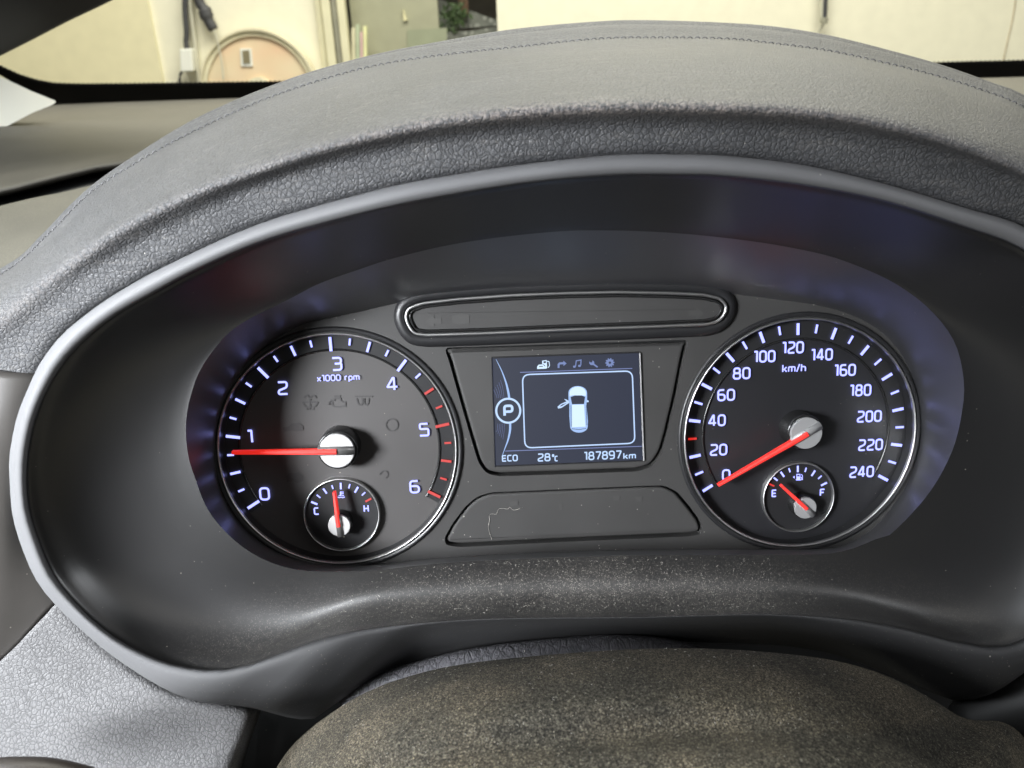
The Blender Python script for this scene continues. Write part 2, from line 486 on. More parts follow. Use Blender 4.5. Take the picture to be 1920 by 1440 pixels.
def shroud_material():
    m, nt, b = newmat('black_shroud_plastic'); co = coords(nt)
    n1 = noise(nt, co, 25, 4)
    c = mixc(nt, n1, (.0125, .0125, .013), (.017, .0165, .0165))
    at = N(nt, 'ShaderNodeAttribute', attribute_name='dust')
    big = noise(nt, co, 22, 4, .6)
    amt = math_(nt, 'MULTIPLY', at.outputs['Fac'], math_(nt, 'MULTIPLY_ADD', ramp(nt, big, .30, .62), .8, .2))
    film = noise(nt, co, 900, 4, .8)
    c = mixc(nt, math_(nt, 'MULTIPLY', amt, math_(nt, 'MULTIPLY', ramp(nt, film, .40, .66), .55)), c, (.105, .096, .083))
    s0, _ = specks(nt, co, 380, .10, .10)
    s1, _ = specks(nt, co, 1300, .30, .50); s2, _ = specks(nt, co, 700, .17, .40); s3, _ = specks(nt, co, 2000, .34, .55)
    k = math_(nt, 'MULTIPLY', math_(nt, 'MAXIMUM', s1, math_(nt, 'MAXIMUM', s2, s3)), amt)
    c = mixc(nt, math_(nt, 'MULTIPLY', k, .9), c, (.26, .24, .205))
    c = mixc(nt, math_(nt, 'MULTIPLY', s0, .6), c, (.30, .28, .24))
    nt.links.new(c, b.inputs['Base Color'])
    nt.links.new(math_(nt, 'MULTIPLY_ADD', amt, .25, .31), b.inputs['Roughness'])
    b.inputs['Specular IOR Level'].default_value = 1.0
    g = noise(nt, co, 3000, 2); bump(nt, b, g, .12, .0003); return m
m_shroud = shroud_material()
m_wall = plastic('glossy_black_wall', (.024, .024, .027), .36, dust=.06, dscale=300, drad=.10, vary=.05, spec=1.0)
m_wall.node_tree.nodes['Principled BSDF'].inputs['IOR'].default_value = 2.0
m_face = plastic('matt_face_plate', (.036, .035, .034), .50, grain=.10, gscale=5000, dust=.22, dscale=420, drad=.10, dustcol=(.40, .38, .34), vary=.08)
m_skirt = plastic('black_skirt_plastic', (.014, .014, .015), .40, dust=.10, dscale=420, drad=.10, vary=.05)
m_dial = plastic('lit_tachometer_face', (.046, .043, .042), .55, dust=.10, dscale=420, drad=.08, vary=.08)  # paler than the speedometer: light from the left put into the colour
m_dial2 = plastic('shaded_speedometer_face', (.014, .014, .016), .45, dust=.12, dscale=420, drad=.08, vary=.08)  # darker than the tachometer: shade on the right gauge put into the colour
m_band = plastic('dial_band', (.016, .016, .017), .40, dust=.08, dscale=420, drad=.08, vary=.06)
m_ghost = plastic('unlit_symbol', (.028, .026, .026), .55, vary=.05)
m_ghost2 = plastic('unlit_symbol_pale', (.041, .040, .0385), .55, vary=.05)
m_chrome = metal('satin_chrome', (.52, .52, .515), .40)
m_silver = plastic('silver_hub_cap', (.44, .435, .43), .38, vary=.04, metal=.25)
m_bar = plastic('brushed_cap_bar', (.24, .235, .23), .30, vary=.04, metal=.7)
m_grey = plastic('shaded_cap_grey', (.30, .30, .30), .42, vary=.04, metal=.2)  # same caps as the silver ones, shade on the right painted in
m_hubring = plastic('black_hub_ring', (.012, .012, .012), .25, vary=.05)
m_white = emit('backlit_white_marking', (.34, .37, 1.0), 2.1)
m_red = emit('backlit_red_marking', (1.0, .03, .02), .75)
m_needle = emit('lit_red_needle', (1.0, .022, .012), .66, (.45, .035, .03))
m_lcd = emit('lcd_background', (.014, .020, .047), 1.0, (.006, .006, .006))
m_lcdtxt = emit('lcd_white', (.50, .68, 1.0), 1.05)
m_lcdbody = emit('lcd_vehicle_white', (.62, .80, 1.0), 1.1)
m_lcddim = emit('lcd_dim_icon', (.17, .24, .52), .9)
m_lcdline = emit('lcd_fine_line', (.20, .26, .58), .8)
m_lcdbright = emit('lcd_arc', (.38, .58, 1.0), .9)

m_hood = leather('grey_hood_leather', (.083, .0845, .089), 600, .52, .50, dustk=.25, wear=.85)
m_strip = leather('column_gaiter_leather', (.085, .084, .092), 330, .6, .5, dustk=.1, stretch=(1, .5, .5))
m_panel = leather('grained_panel', (.150, .149, .152), 640, .32, .5, dustk=.15)
m_dash = plastic('dash_top_plastic', (.080, .074, .060), .55, grain=.5, gscale=1400, dust=.2, dscale=300, drad=.08, fine=.3, finecol=(.17, .155, .12))
m_dashlow = plastic('dusty_lower_dash', (.095, .090, .073), .6, grain=.3, gscale=1500, dust=.3, dscale=500, drad=.12, fine=.6, finecol=(.24, .225, .18))
m_fascia = plastic('smooth_fascia', (.070, .065, .060), .40, grain=.08, dust=.3, dscale=330, drad=.09, dustcol=(.45, .42, .36))
m_black = plastic('black_trim', (.010, .010, .010), .55, vary=.1, dust=.04, dscale=400, drad=.08)
m_frit = plastic('black_frit', (.003, .003, .003), .8, vary=.05, spec=.05)
m_pillar = plastic('dark_pillar', (.007, .006, .008), .4, vary=.3, spec=.25)
m_trim = plastic('pale_pillar_trim', (.86, .84, .72), .55, vary=.03)

def cover_material():
    m, nt, b = newmat('dusty_felt'); co = coords(nt)
    at = N(nt, 'ShaderNodeAttribute', attribute_name='dark_patch')
    dark_k = math_(nt, 'MULTIPLY', at.outputs['Fac'], .92)  # holds back the dust colour in the darker patch
    keep = math_(nt, 'SUBTRACT', 1.0, dark_k)
    big = noise(nt, co, 20, 5, .65); mid = noise(nt, co, 800, 3, .8); fine = noise(nt, co, 1900, 2, .8)
    base = mixc(nt, ramp(nt, mid, .44, .58), (.022, .021, .018), (.080, .075, .059))
    dusty = mixc(nt, ramp(nt, fine, .42, .60), (.042, .037, .029), (.200, .172, .122))
    amt = math_(nt, 'MULTIPLY', math_(nt, 'MULTIPLY_ADD', ramp(nt, big, .40, .60), .80, .14), keep)
    c = mixc(nt, amt, base, dusty)
    cell = voro(nt, co, 2600); sp = N(nt, 'ShaderNodeSeparateColor'); nt.links.new(cell.outputs['Color'], sp.inputs[0])
    hv = N(nt, 'ShaderNodeHueSaturation'); nt.links.new(c, hv.inputs['Color'])
    nt.links.new(math_(nt, 'MULTIPLY_ADD', math_(nt, 'POWER', sp.outputs[0], 2.0), 1.25, .30), hv.inputs['Value']); hv.inputs['Saturation'].default_value = 1.0; c = hv.outputs[0]
    s3, rv = specks(nt, co, 900, .28, .30)
    c = mixc(nt, math_(nt, 'MULTIPLY', s3, .7), c, (.014, .013, .011))
    s1, rv = specks(nt, co, 1100, .26, .22)
    c = mixc(nt, math_(nt, 'MULTIPLY', math_(nt, 'MULTIPLY', s1, keep), .6), c, (.36, .33, .26))
    s2, rv = specks(nt, co, 330, .10, .10)
    c = mixc(nt, math_(nt, 'MULTIPLY', math_(nt, 'MULTIPLY', s2, keep), .8), c, (.50, .44, .28))
    nt.links.new(c, b.inputs['Base Color']); b.inputs['Roughness'].default_value = .85
    b.inputs['Specular IOR Level'].default_value = .2
    h = math_(nt, 'ADD', mid, math_(nt, 'MULTIPLY', fine, .6))
    bump(nt, b, h, .7, .0006); return m
m_cover = cover_material()

# outside
m_cream = plastic('cream_wall_paint', (.82, .785, .62), .8, vary=.03, spec=.2)
m_cream2 = plastic('yellowed_wall_paint', (.78, .72, .48), .8, vary=.03, spec=.2)
m_joint = plastic('wall_joint', (.45, .38, .26), .8, vary=.1)
m_conduit = plastic('grey_conduit', (.55, .53, .42), .6)
m_dark = plastic('dark_rubber', (.055, .055, .058), .6)
m_box = plastic('white_box_plastic', (.82, .82, .74), .5, vary=.02)
m_frame = plastic('cream_door_frame', (.72, .68, .47), .6, vary=.04)
m_frame2 = plastic('grey_door_edge', (.30, .29, .22), .6)
m_board = plastic('grey_green_board', (.35, .345, .24), .5, vary=.05)
m_board2 = plastic('green_grey_patch', (.29, .31, .21), .5, vary=.04)
m_granite = plastic('speckled_granite', (.22, .23, .20), .6, dust=.5, dscale=60, drad=.5, dustcol=(.55, .56, .50), vary=.3)
m_leaf = plastic('green_leaves', (.07, .12, .04), .6, vary=.3)
m_wood = plastic('brown_wood_post', (.16, .09, .05), .6)
m_glass = pane('windscreen_glass', (.97, .985, .96), .015, .01)
def disc_material():
    m, nt, b = newmat('stained_disc'); co = coords(nt)
    n = noise(nt, co, 2.6, 3); n2 = noise(nt, co, 14, 4, .6)
    c = mixc(nt, ramp(nt, n, .36, .60), (.80, .70, .48), (.80, .47, .29))
    c = mixc(nt, math_(nt, 'MULTIPLY', ramp(nt, n2, .4, .7), .3), c, (.70, .62, .38))
    nt.links.new(c, b.inputs['Base Color']); b.inputs['Roughness'].default_value = .75; return m
m_disc = disc_material()
m_floor = plastic('concrete_floor', (.33, .32, .29), .8, grain=.3, gscale=60)

# ================================================================== INSTRUMENT CLUSTER
cl = empty('instrument_cluster', DIALM, 'car instrument cluster with two round lit gauges and a small screen between them', 'instrument cluster')
NA = 240
E1p = [(1250, 436), (1100, 432), (1000, 438), (900, 450), (820, 464), (732, 486), (671, 506), (598, 532), (544, 560), (473, 595), (432, 621), (403, 653),
       (377, 691), (361, 730), (349, 787), (352, 850), (367, 900), (386, 949), (416, 990), (457, 1027), (506, 1054), (562, 1069), (630, 1072),
       (705, 1069), (817, 1057), (967, 1048), (1200, 1041), (1425, 1040), (1537, 1039), (1594, 1030), (1642, 1011), (1672, 1000), (1740, 927),
       (1784, 849), (1803, 776), (1807, 713), (1789, 640), (1740, 577), (1672, 528), (1585, 490), (1512, 470), (1400, 451)]
E2p = [(1250, 540), (1065, 543), (950, 546), (800, 557), (733, 571), (650, 590), (575, 606), (520, 634), (470, 676), (432, 730), (412, 780), (404, 850),
       (412, 910), (432, 955), (465, 998), (510, 1030), (560, 1050), (620, 1060), (705, 1058), (817, 1047), (967, 1038), (1200, 1031), (1425, 1030), (1537, 1029),
       (1590, 1020), (1640, 988), (1680, 940), (1708, 890), (1724, 830), (1725, 780), (1715, 720), (1690, 665), (1650, 620), (1590, 588), (1530, 572), (1460, 562), (1380, 552)]
E1 = by_angle([(x, y, .034) for x, y in E1p], NA)
E2 = by_angle([(x, y, 0.0) for x, y in E2p], NA)
def mixrow(a, b, t): return [p.lerp(q, t) for p, q in zip(a, b)]
W1 = mixrow(E1, E2, .5)
for p in W1: p.z = .018
rows = [[L(p.x, p.y, p.z) for p in r] for r in (E1, W1, E2)]
rows.append([p+Vector((0, 0, -.008)) for p in rows[-1]])
V, Fc = loft(rows[:3], 4, True)
wall = build('inner_wall', V, Fc, m_wall, cl, smooth=True, local=True)

def ring_fit(l, r, t, b):
    pl, pr, pt, pb = [L(x, y) for x, y in (l, r, t, b)]
    c = (pl+pr+pt+pb)/4
    return c, ((pr-pl).length+(pt-pb).length)/4
tc, tr_ = ring_fit((413.3, 842), (854, 842), (633.7, 626.7), (633.7, 1057.3))
scn, sr_ = ring_fit((1282.7, 812), (1714, 812), (1498, 601.7), (1498, 1021.7))
def quadpx(pts, h=0): return [L(x, y, h) for x, y in pts]
screen_out = [(833, 652), (1291, 637), (1283, 668), (1268, 745), (1250, 820), (1240, 852), (1222, 876), (1195, 884), (1060, 889), (935, 893), (912, 888), (897, 868), (880, 812), (858, 735), (841, 675)]
so = rounded([p.to_2d() for p in quadpx(screen_out)], .0022, True, 4)
warn_out = [(833, 1010), (846, 985), (872, 950), (893, 932), (920, 923), (1060, 917), (1200, 911), (1245, 910), (1270, 922), (1295, 952), (1312, 975), (1318, 990), (1314, 1002), (1290, 1006), (1060, 1016), (860, 1026), (836, 1022)]
wo = rounded([p.to_2d() for p in quadpx(warn_out)], .002, True, 4)
e2l = [L(p.x, p.y, 0).to_2d() for p in E2]
fp = fillplate(e2l, [circle(tc, tr_*1.004), circle(scn, sr_*1.004), so, wo], 0.0, 'face_plate', m_face, cl, holewall=.006)

# recessed panels
def scaled(loop, k):
    c = sum((p for p in loop), Vector((0, 0)))/len(loop)
    return [c+(p-c)*k for p in loop]
def offset_loop(loop, d):
    n = len(loop); area = sum(loop[i-1].x*loop[i].y-loop[i].x*loop[i-1].y for i in range(n)); s = 1 if area > 0 else -1
    out = []
    for i in range(n):
        t = (loop[(i+1) % n]-loop[i-1]).normalized(); out.append(loop[i]+Vector((t.y, -t.x))*d*s)
    return out
def flatpanel(name, loop, h, mat, parent, edge=.0011, drop=.0022):
    """inset panel: raised flat middle with a rounded edge dropping into the groove round it"""
    n = len(loop)
    a = offset_loop(loop, -.0012); b = offset_loop(a, -edge*.4); c = offset_loop(a, -edge)
    V = [(p.x, p.y, h-drop) for p in a]+[(p.x, p.y, h-.0005) for p in a]+[(p.x, p.y, h-.0001) for p in b]+[(p.x, p.y, h) for p in c]
    Fc = [(k*n+i, k*n+(i+1) % n, (k+1)*n+(i+1) % n, (k+1)*n+i) for k in range(3) for i in range(n)]
    o = build(name, V, Fc+[tuple(3*n+i for i in range(n))], mat, parent, local=True)
    return o
sp = flatpanel('screen_surround', so, -.0010, m_face, cl)
wp = flatpanel('warning_light_panel', wo, -.0012, m_face, cl)
# a backing behind the grooves
bk = build('backing', [(p[0], p[1], -.0062) for p in scaled(e2l, .97)], [tuple(range(len(e2l)))], m_black, cl, local=True)

# ---- turn-signal pod
pod_out = [(757, 592), (764, 576), (790, 566), (860, 558), (960, 551), (1060, 547), (1160, 545), (1260, 547), (1320, 550), (1352, 557), (1365, 572), (1362, 590), (1348, 605), (1325, 611), (1200, 616), (1060, 621), (900, 628), (800, 631), (775, 628), (763, 612)]
po = rounded([p.to_2d() for p in quadpx(pod_out, .004)], .002, True, 4)
skirt = [offset_loop(po, .0046), offset_loop(po, .0034), offset_loop(po, .0002)]
n = len(po)
V = [(p.x, p.y, z) for lp, z in zip([skirt[0], skirt[0], skirt[1], skirt[2], skirt[2]], (0, .0012, .0024, .0032, .0005)) for p in lp]
Fc = [(k*n+i, k*n+(i+1) % n, (k+1)*n+(i+1) % n, (k+1)*n+i) for k in range(4) for i in range(n)]
pod = build('indicator_strip', V, Fc, m_skirt, cl, smooth=True, local=True)
V, Fc = torus_path([Vector((p.x, p.y, .0040)) for p in offset_loop(po, -.0006)], .00065, True, 10)
build('chrome_trim', V, Fc, m_chrome, pod, smooth=True, local=True)
V, Fc = torus_path([Vector((p.x, p.y, .0030)) for p in offset_loop(po, -.0021)], .0006, True, 10)
build('inner_trim', V, Fc, m_hubring, pod, smooth=True, local=True)
po_in = offset_loop(po, -.0020)
build('dark_window', [(p.x, p.y, .0026) for p in po_in], [tuple(range(n))], m_face, pod, local=True)
I_ = lambda a, b: (a, b)
blob('arrow_symbol', [[(1291, 582), (1305, 582), (1305, 574), (1321, 588), (1305, 600), (1305, 593), (1291, 593)]], .00275, m_ghost2, pod, I_)
blob('arrow_symbol', [[(828, 597), (814, 597), (814, 590), (798, 603), (814, 614), (814, 607), (828, 607)]], .00275, m_ghost2, pod, I_)
blob('vehicle_symbol', [[(848, 592), (866, 587), (880, 590), (880, 606), (864, 609), (848, 606)]], .00275, m_ghost2, pod, I_)

# ---- gauges
def on_dial(c, ang, r, h): return Vector((c.x+r*math.cos(ang), c.y+r*math.sin(ang), h))
def tick(parent, c, ang, r0, r1, wd, h, mat):
    d = Vector((math.cos(ang), math.sin(ang))); s = Vector((-d.y, d.x))*wd/2
    c2 = c.to_2d()
    V = [c2+d*r0-s, c2+d*r1-s, c2+d*r1+s, c2+d*r0+s]
    return build('tick', [(p.x, p.y, h) for p in V], [(0, 1, 2, 3)], mat, parent, local=True, recalc=False)
HF = -.004       # dial faces lie a little behind the plate
def arc(name, c, prof, mat, parent, a0=R(-33), a1=R(214), n=120):
    rows = [[Vector((c.x+r*math.cos(a0+(a1-a0)*i/n), c.y+r*math.sin(a0+(a1-a0)*i/n), h)) for i in range(n+1)] for r, h in prof]
    V, Fc = loft(rows, 1)
    return build(name, V, Fc, mat, parent, smooth=True, local=True)
def gauge(name, c, r, face_mat, label_inner=.865):
    g = disc(name, (c.x, c.y), r*1.01, HF, face_mat, cl, 128)
    lathe('chrome_ring', (c.x, c.y), [(r*1.013, .0002), (r*1.011, .0012), (r*1.005, .0017), (r*.999, .0017), (r*.993, .0012), (r*.991, .0002)], m_chrome, g, 160)
    lathe('ring_wall', (c.x, c.y), [(r*.992, .0003), (r*.980, HF)], m_skirt, g, 160)
    lathe('outer_groove', (c.x, c.y), [(r*1.06, .0001), (r*1.052, .0011), (r*1.035, .0013), (r*1.018, .0006)], m_skirt, g, 160)
    arc('scale_band', c, [(r*.975, HF+.0001), (r*label_inner, HF+.0001)], m_band, g)
    arc('band_edge', c, [(r*label_inner, HF+.00012), (r*(label_inner-.004), HF+.0007), (r*(label_inner-.016), HF+.0007), (r*(label_inner-.02), HF)], m_hubring, g)
    return g
tach = gauge('tachometer', tc, tr_, m_dial)
tag(tach, 'left gauge with numerals 0 to 6')
speed = gauge('speedometer', scn, sr_, m_dial2, .83)
tag(speed, 'right gauge with numerals 0 to 240')
A0, A1 = R(211), R(-29.5)
for i in range(25):
    a = A0+(A1-A0)*i/24
    big = i % 4 == 0; midd = i % 2 == 0
    r0, r1 = ((.845, .965) if big else (.875, .965) if midd else (.90, .958))
    red = i >= 18
    tick(tach, tc, a, r0*tr_, r1*tr_, (.0012 if big else .00105 if midd else .00085), HF+.0009, m_red if red else m_white)
B0, B1 = R(211), R(-29.5)
for i in range(25):
    a = B0+(B1-B0)*i/24
    big = i % 2 == 0
    r0, r1 = ((.855, .955) if big else (.875, .95))
    tick(speed, scn, a, r0*sr_, r1*sr_, (.00125 if big else .00095), HF+.0009, m_red if i == 3 else m_white)
def C1(a, b): return (400+a/3, 600+b/3)
def C2(a, b): return (1260+a/3, 580+b/3)
HT = HF+.0009
for s, a, b in (('0', 288, 978), ('1', 207, 655), ('2', 390, 383), ('3', 695, 247), ('4', 1005, 360), ('5', 1185, 617), ('6', 1132, 938)):
    x, y = C1(a, b); wv = {'1': 11.5, '3': 20, '4': 22}.get(s, 20.5)
    text('numeral', s, x, y, 27, wv, HT, m_white, tach, stroke=.145)
text('unit_text', 'x1000 rpm', *C1(702, 324), 12.8, 81, HT, m_white, tach, stroke=.17)
for s, a, b in (('0', 305, 932), ('20', 262, 790), ('40', 253, 625), ('60', 305, 482), ('80', 392, 360), ('100', 520, 265), ('120', 680, 215), ('140', 843, 255), ('160', 973, 342), ('180', 1060, 455), ('200', 1110, 602), ('220', 1117, 762), ('240', 1067, 914)):
    x, y = C2(a, b); wv = {1: 17, 2: 35, 3: 50}[len(s)]
    if s[0] == '1': wv = 43.5
    text('numeral', s, x, y, 24, wv, HT, m_white, speed, stroke=.152)
text('unit_text', 'km/h', *C2(687, 330), 16, 47, HT, m_white, speed, stroke=.16)

# unlit warning symbols on the tachometer face
gh = HF+.0003
def sym(paths, conv, wd=2.2, mat=m_ghost, parent=tach): return strokes('unlit_symbol', paths, gh, mat, parent, conv, wd)
sym([(1, [(500, 462), (588, 462), (570, 490), (518, 490)], 3), (0, [(510, 440), (515, 426), (530, 424), (540, 438)], 3), (0, [(545, 438), (555, 424), (570, 426), (578, 440)], 3), (0, [(543, 445), (543, 505)], 0), (0, [(522, 498), (530, 505)], 0), (0, [(556, 505), (566, 498)], 0)], C1, 2.8)
sym([(1, [(662, 452), (680, 452), (680, 442), (715, 442), (715, 452), (728, 462), (742, 462), (742, 484), (728, 484), (712, 488), (680, 488), (668, 478), (668, 462), (655, 462), (652, 478), (655, 462)], 0), (0, [(680, 430), (715, 430)], 0, 1.6)], C1, 2.8)
sym([(0, [(795, 430), (895, 430)], 0), (0, [(805, 440), (815, 475), (828, 480), (838, 470), (838, 440)], 3), (0, [(848, 440), (848, 470), (860, 480), (870, 470), (875, 440)], 3)], C1, 2.8)
blob('unlit_symbol', [[(390, 606), (425, 597), (440, 582), (480, 578), (505, 595), (506, 620), (470, 627), (440, 622), (400, 628)]], gh, m_ghost, tach, C1)
blob('unlit_symbol', [[(412, 880), (425, 862), (462, 862), (480, 856), (507, 880), (505, 905), (470, 918), (450, 905), (415, 910)]], gh, m_ghost, tach, C1)

sym([(1, [(1005+34*math.cos(q*.3927), 590-34*math.sin(q*.3927)) for q in range(16)], 0)], C1, 2.0)
sym([(0, [(935, 870), (950, 850), (975, 850), (985, 870), (970, 890)], 3)], C1, 2.0)

# small gauges
def small(name, parent_list, cpx, rpx, face, hub, hubr, tip, capmat, ticks, labels):
    c = L(*cpx); r = rpx*SCL
    g = disc(name, (c.x, c.y), r*.99, HF+.0012, face, cl, 96)
    lathe('chrome_ring', (c.x, c.y), [(r*1.03, HF), (r*1.025, HF+.0022), (r*1.005, HF+.003), (r*.985, HF+.0026), (r*.975, HF+.0012)], m_chrome, g, 128)
    hh = HF+.0016
    for (a, b, wd, ln, red) in ticks:
        p = L(a, b, hh); d = Vector((p.x-c.x, p.y-c.y)); rr = d.length; ang = math.atan2(d.y, d.x)
        tick(g, c, ang, rr-ln*SCL/2, rr+ln*SCL/2, wd*SCL, hh, m_red if red else m_white)
    for s, a, b in labels:
        text('numeral', s, a, b, 15.5, 10.5, hh, m_white, g, stroke=.18)
    return g
tt = [(568, 1030, 4, 13, 0), (592, 992, 2.6, 9, 0), (628, 962, 3.4, 12, 0), (670, 940, 2.8, 8, 0), (717, 934, 3.8, 13, 0), (765, 935, 2.8, 9, 0), (805, 955, 3.8, 13, 0), (845, 978, 2.8, 9, 0), (872, 1013, 3.8, 13, 1)]
temp = small('temperature_gauge', None, (639.3, 968.3), 72.5, m_band, None, 0, None, m_silver, [(*C1(a, b), wd, ln, rd) for a, b, wd, ln, rd in tt], [('C', *C1(580, 1075)), ('H', *C1(860, 1060))])
tf = [(561, 988, 3.2, 12, 1), (583, 955, 3.2, 10, 0), (621, 928, 3.6, 13, 0), (661, 905, 2.8, 9, 0), (708, 898, 3.8, 13, 0), (752, 903, 2.8, 9, 0), (795, 922, 3.6, 13, 0), (832, 945, 2.8, 9, 0), (855, 983, 3.8, 13, 0)]
fuel = small('fuel_gauge', None, (1500.3, 935), 70.5, m_band, None, 0, None, m_grey, [(*C2(a, b), wd, ln, rd) for a, b, wd, ln, rd in tf], [('E', *C2(575, 1035)), ('F', *C2(846, 1030))])
tag(temp, 'small gauge marked C and H'); tag(fuel, 'small gauge marked E and F')
hs = HF+.0017
strokes('thermometer_symbol', [(0, [(716, 965), (716, 990)], 0, 1.6), (0, [(720, 968), (733, 968)], 0), (0, [(720, 977), (733, 977)], 0), (0, [(700, 996), (710, 1000), (718, 996), (728, 1000), (740, 995)], 1), (0, [(705, 988), (712, 988)], 0), (0, [(722, 988), (735, 988)], 0)], hs, m_white, temp, C1, 1.7)
blob('pump_symbol', [[(697, 962), (726, 962), (726, 956), (722, 956), (722, 926), (700, 926), (700, 956), (697, 956)]], hs, m_white, fuel, C2)
blob('pump_window', [[(704, 931), (718, 931), (718, 940), (704, 940)]], hs+.0001, m_band, fuel, C2)
blob('pump_arrow', [[(680, 944), (690, 936), (690, 952)]], hs, m_white, fuel, C2)
strokes('pump_hose', [(0, [(723, 945), (729, 945), (729, 958), (734, 958), (734, 935), (727, 928)], 0)], hs, m_white, fuel, C2, 1.3)

# needles
def needle(parent, hub_px, hub_r_px, hub_h, tip_px, w0, w1, capmat, ringk=1.16, inner=.12):
    """hub with a dark skirt, cap and raised bar, and a red pointer leaving it"""
    c = L(*hub_px, hub_h); r = hub_r_px*SCL*(1-hub_h/D0)
    t = L(*tip_px, hub_h-.0012)
    base = HF
    lathe('needle_hub', (c.x, c.y), [(r*ringk*1.02, base), (r*ringk, hub_h-.0022), (r*(ringk-.06), hub_h-.0012), (r*1.03, hub_h-.0012), (r*1.02, hub_h-.003)], m_hubring, parent, 64)
    cap = lathe('hub_cap', (c.x, c.y), [(r*1.0, hub_h-.0028), (r*1.0, hub_h-.0003), (r*.97, hub_h), (r*.001, hub_h)], capmat, parent, 64, smooth=False)
    d = Vector((t.x-c.x, t.y-c.y)); ln = d.length; d.normalize(); s = Vector((-d.y, d.x))
    # raised bar across the cap
    bw = w0*SCL*1.35/2
    c2 = Vector((c.x, c.y))
    xs = (-r*1.0, r*1.06)
    prof = [(-bw*1.25, hub_h-.0001), (-bw, hub_h+.0007), (0, hub_h+.0011), (bw, hub_h+.0007), (bw*1.25, hub_h-.0001)]
    V = []
    for x in xs:
        for q, z in prof: V.append(tuple(c2+d*x+s*q)+(z,))
    k = len(prof)
    Fc = [(i, i+1, k+i+1, k+i) for i in range(k-1)]+[tuple(range(k)), tuple(range(k, 2*k))]
    build('cap_bar', V, Fc, m_bar if capmat is m_silver else capmat, parent, local=True, smooth=True)
    # pointer
    a, b = w0*SCL/2*.92, w1*SCL/2
    zt = hub_h+.0018
    V = []
    for x, hw, z0, z1 in ((0.0, a, hub_h-.0004, zt), (r*1.1, a, hub_h-.001, zt-.0001), (ln, b, hub_h-.0022, zt-.0016)):
        for q, z in ((-hw, z0), (-hw, z1-.0004), (-hw*.35, z1), (hw*.35, z1), (hw, z1-.0004), (hw, z0)): V.append(tuple(c2+d*x+s*q)+(z,))
    Fc = [(j*6+i, j*6+(i+1) % 6, (j+1)*6+(i+1) % 6, (j+1)*6+i) for j in range(2) for i in range(6)]+[tuple(range(6)), tuple(range(12, 18))]
    build('needle', V, Fc, m_needle, parent, local=True)
needle(tach, (631.5, 845.5), 33.5, .006, (436, 848), 10.5, 6.5, m_silver)
needle(speed, (1512.5, 812.5), 31.5, .006, (1346, 909.5), 10, 5, m_grey)
needle(temp, (635.7, 986), 21.5, .004, (627, 921.5), 7.5, 5.5, m_silver, 1.03)
needle(fuel, (1511, 953), 21.8, .004, (1464, 909.5), 7.5, 5, m_grey, 1.1)

# ---- screen
def S(a, b): return (820+a/4, 640+b/4)
scr_px = [S(407, 122), S(1515, 82), S(1545, 895), S(432, 938)]
scr = build('display_screen', [L(x, y, -.0007) for x, y in scr_px], [(3, 2, 1, 0)], m_lcd, cl, local=True, recalc=False)
V, Fc = torus_path([L(*p, -.0007) for p in scr_px], .0004, True, 6)
build('screen_edge', V, Fc, m_skirt, scr, local=True)
V, Fc = torus_path([L(*S(1519, 88), -.0003), L(*S(1549, 893), -.0003)], .00034, False, 6)
build('edge_highlight', V, Fc, m_grey, scr, local=True)
h1 = -.0005
strokes('frame_line', [(1, [(638, 250), (1462, 222), (1482, 764), (657, 800)], 14)], h1, m_lcdtxt, scr, S, 2.6)
strokes('divider_line', [(0, [(620, 233), (1462, 203)], 0)], h1, m_lcdline, scr, S, 1.5)
arc1 = dense([Vector((440, 135)), Vector((480, 215)), Vector((512, 300)), Vector((530, 370)), Vector((540, 428))], 6)
arc2 = dense([Vector((546, 612)), Vector((545, 670)), Vector((530, 740)), Vector((508, 800)), Vector((486, 860))], 6)
for arc, tp in ((arc1, True), (arc2, False)):
    pts = [L(*S(p.x, p.y), h1).to_2d() for p in arc]; n = len(pts)
    tap = [(.15+.85*min(1, (i if tp else n-1-i)/n*1.4)) for i in range(n)]
    V, Fc = ribbon(pts, 4.2*SCL, False, h1, tap)
    build('gear_arc', V, Fc, m_lcdbright, scr, local=True, recalc=False)
strokes('divider_line', [(0, [(508, 823), (1535, 787)], 0)], h1, m_lcdline, scr, S, 1.5)
for k in range(5):
    x = 500-k*13
    strokes('arc_hatching', [(0, [(x-26, 290+k*18), (x-8, 350+k*12), (x, 425)], 12)], h1-.0001, m_lcdline, scr, S, .45)
    strokes('arc_hatching', [(0, [(x+4, 618), (x+2, 670), (x-8, 735-k*14)], 12)], h1-.0001, m_lcdline, scr, S, .45)
cpt = [L(*S(532+90*math.cos(a), 520-90*math.sin(a)), h1).to_2d() for a in [2*math.pi*i/48 for i in range(48)]]
V, Fc = ribbon(cpt, 4.0*SCL, True, h1+.00008)
build('gear_ring', V, Fc, m_lcdtxt, scr, local=True, recalc=False)
text('gear_letter', 'P', *S(533, 520), 24, 20, h1, m_lcdtxt, scr, stroke=.21)
text('eco_text', 'ECO', *S(544, 876), 13.5, 31, h1, m_lcdtxt, scr, stroke=.19)
text('temperature_text', '28', *S(800, 870), 16.5, 25.5, h1, m_lcdtxt, scr, stroke=.17)
text('temperature_text', 'oc', *S(883, 873), 15, 12, h1, m_lcdtxt, scr, stroke=.16)
text('odometer_text', '187897', *S(1240, 855), 17.5, 74, h1, m_lcdtxt, scr, stroke=.16)
text('odometer_text', 'km', *S(1442, 858), 13.5, 25, h1, m_lcdtxt, scr, stroke=.18)
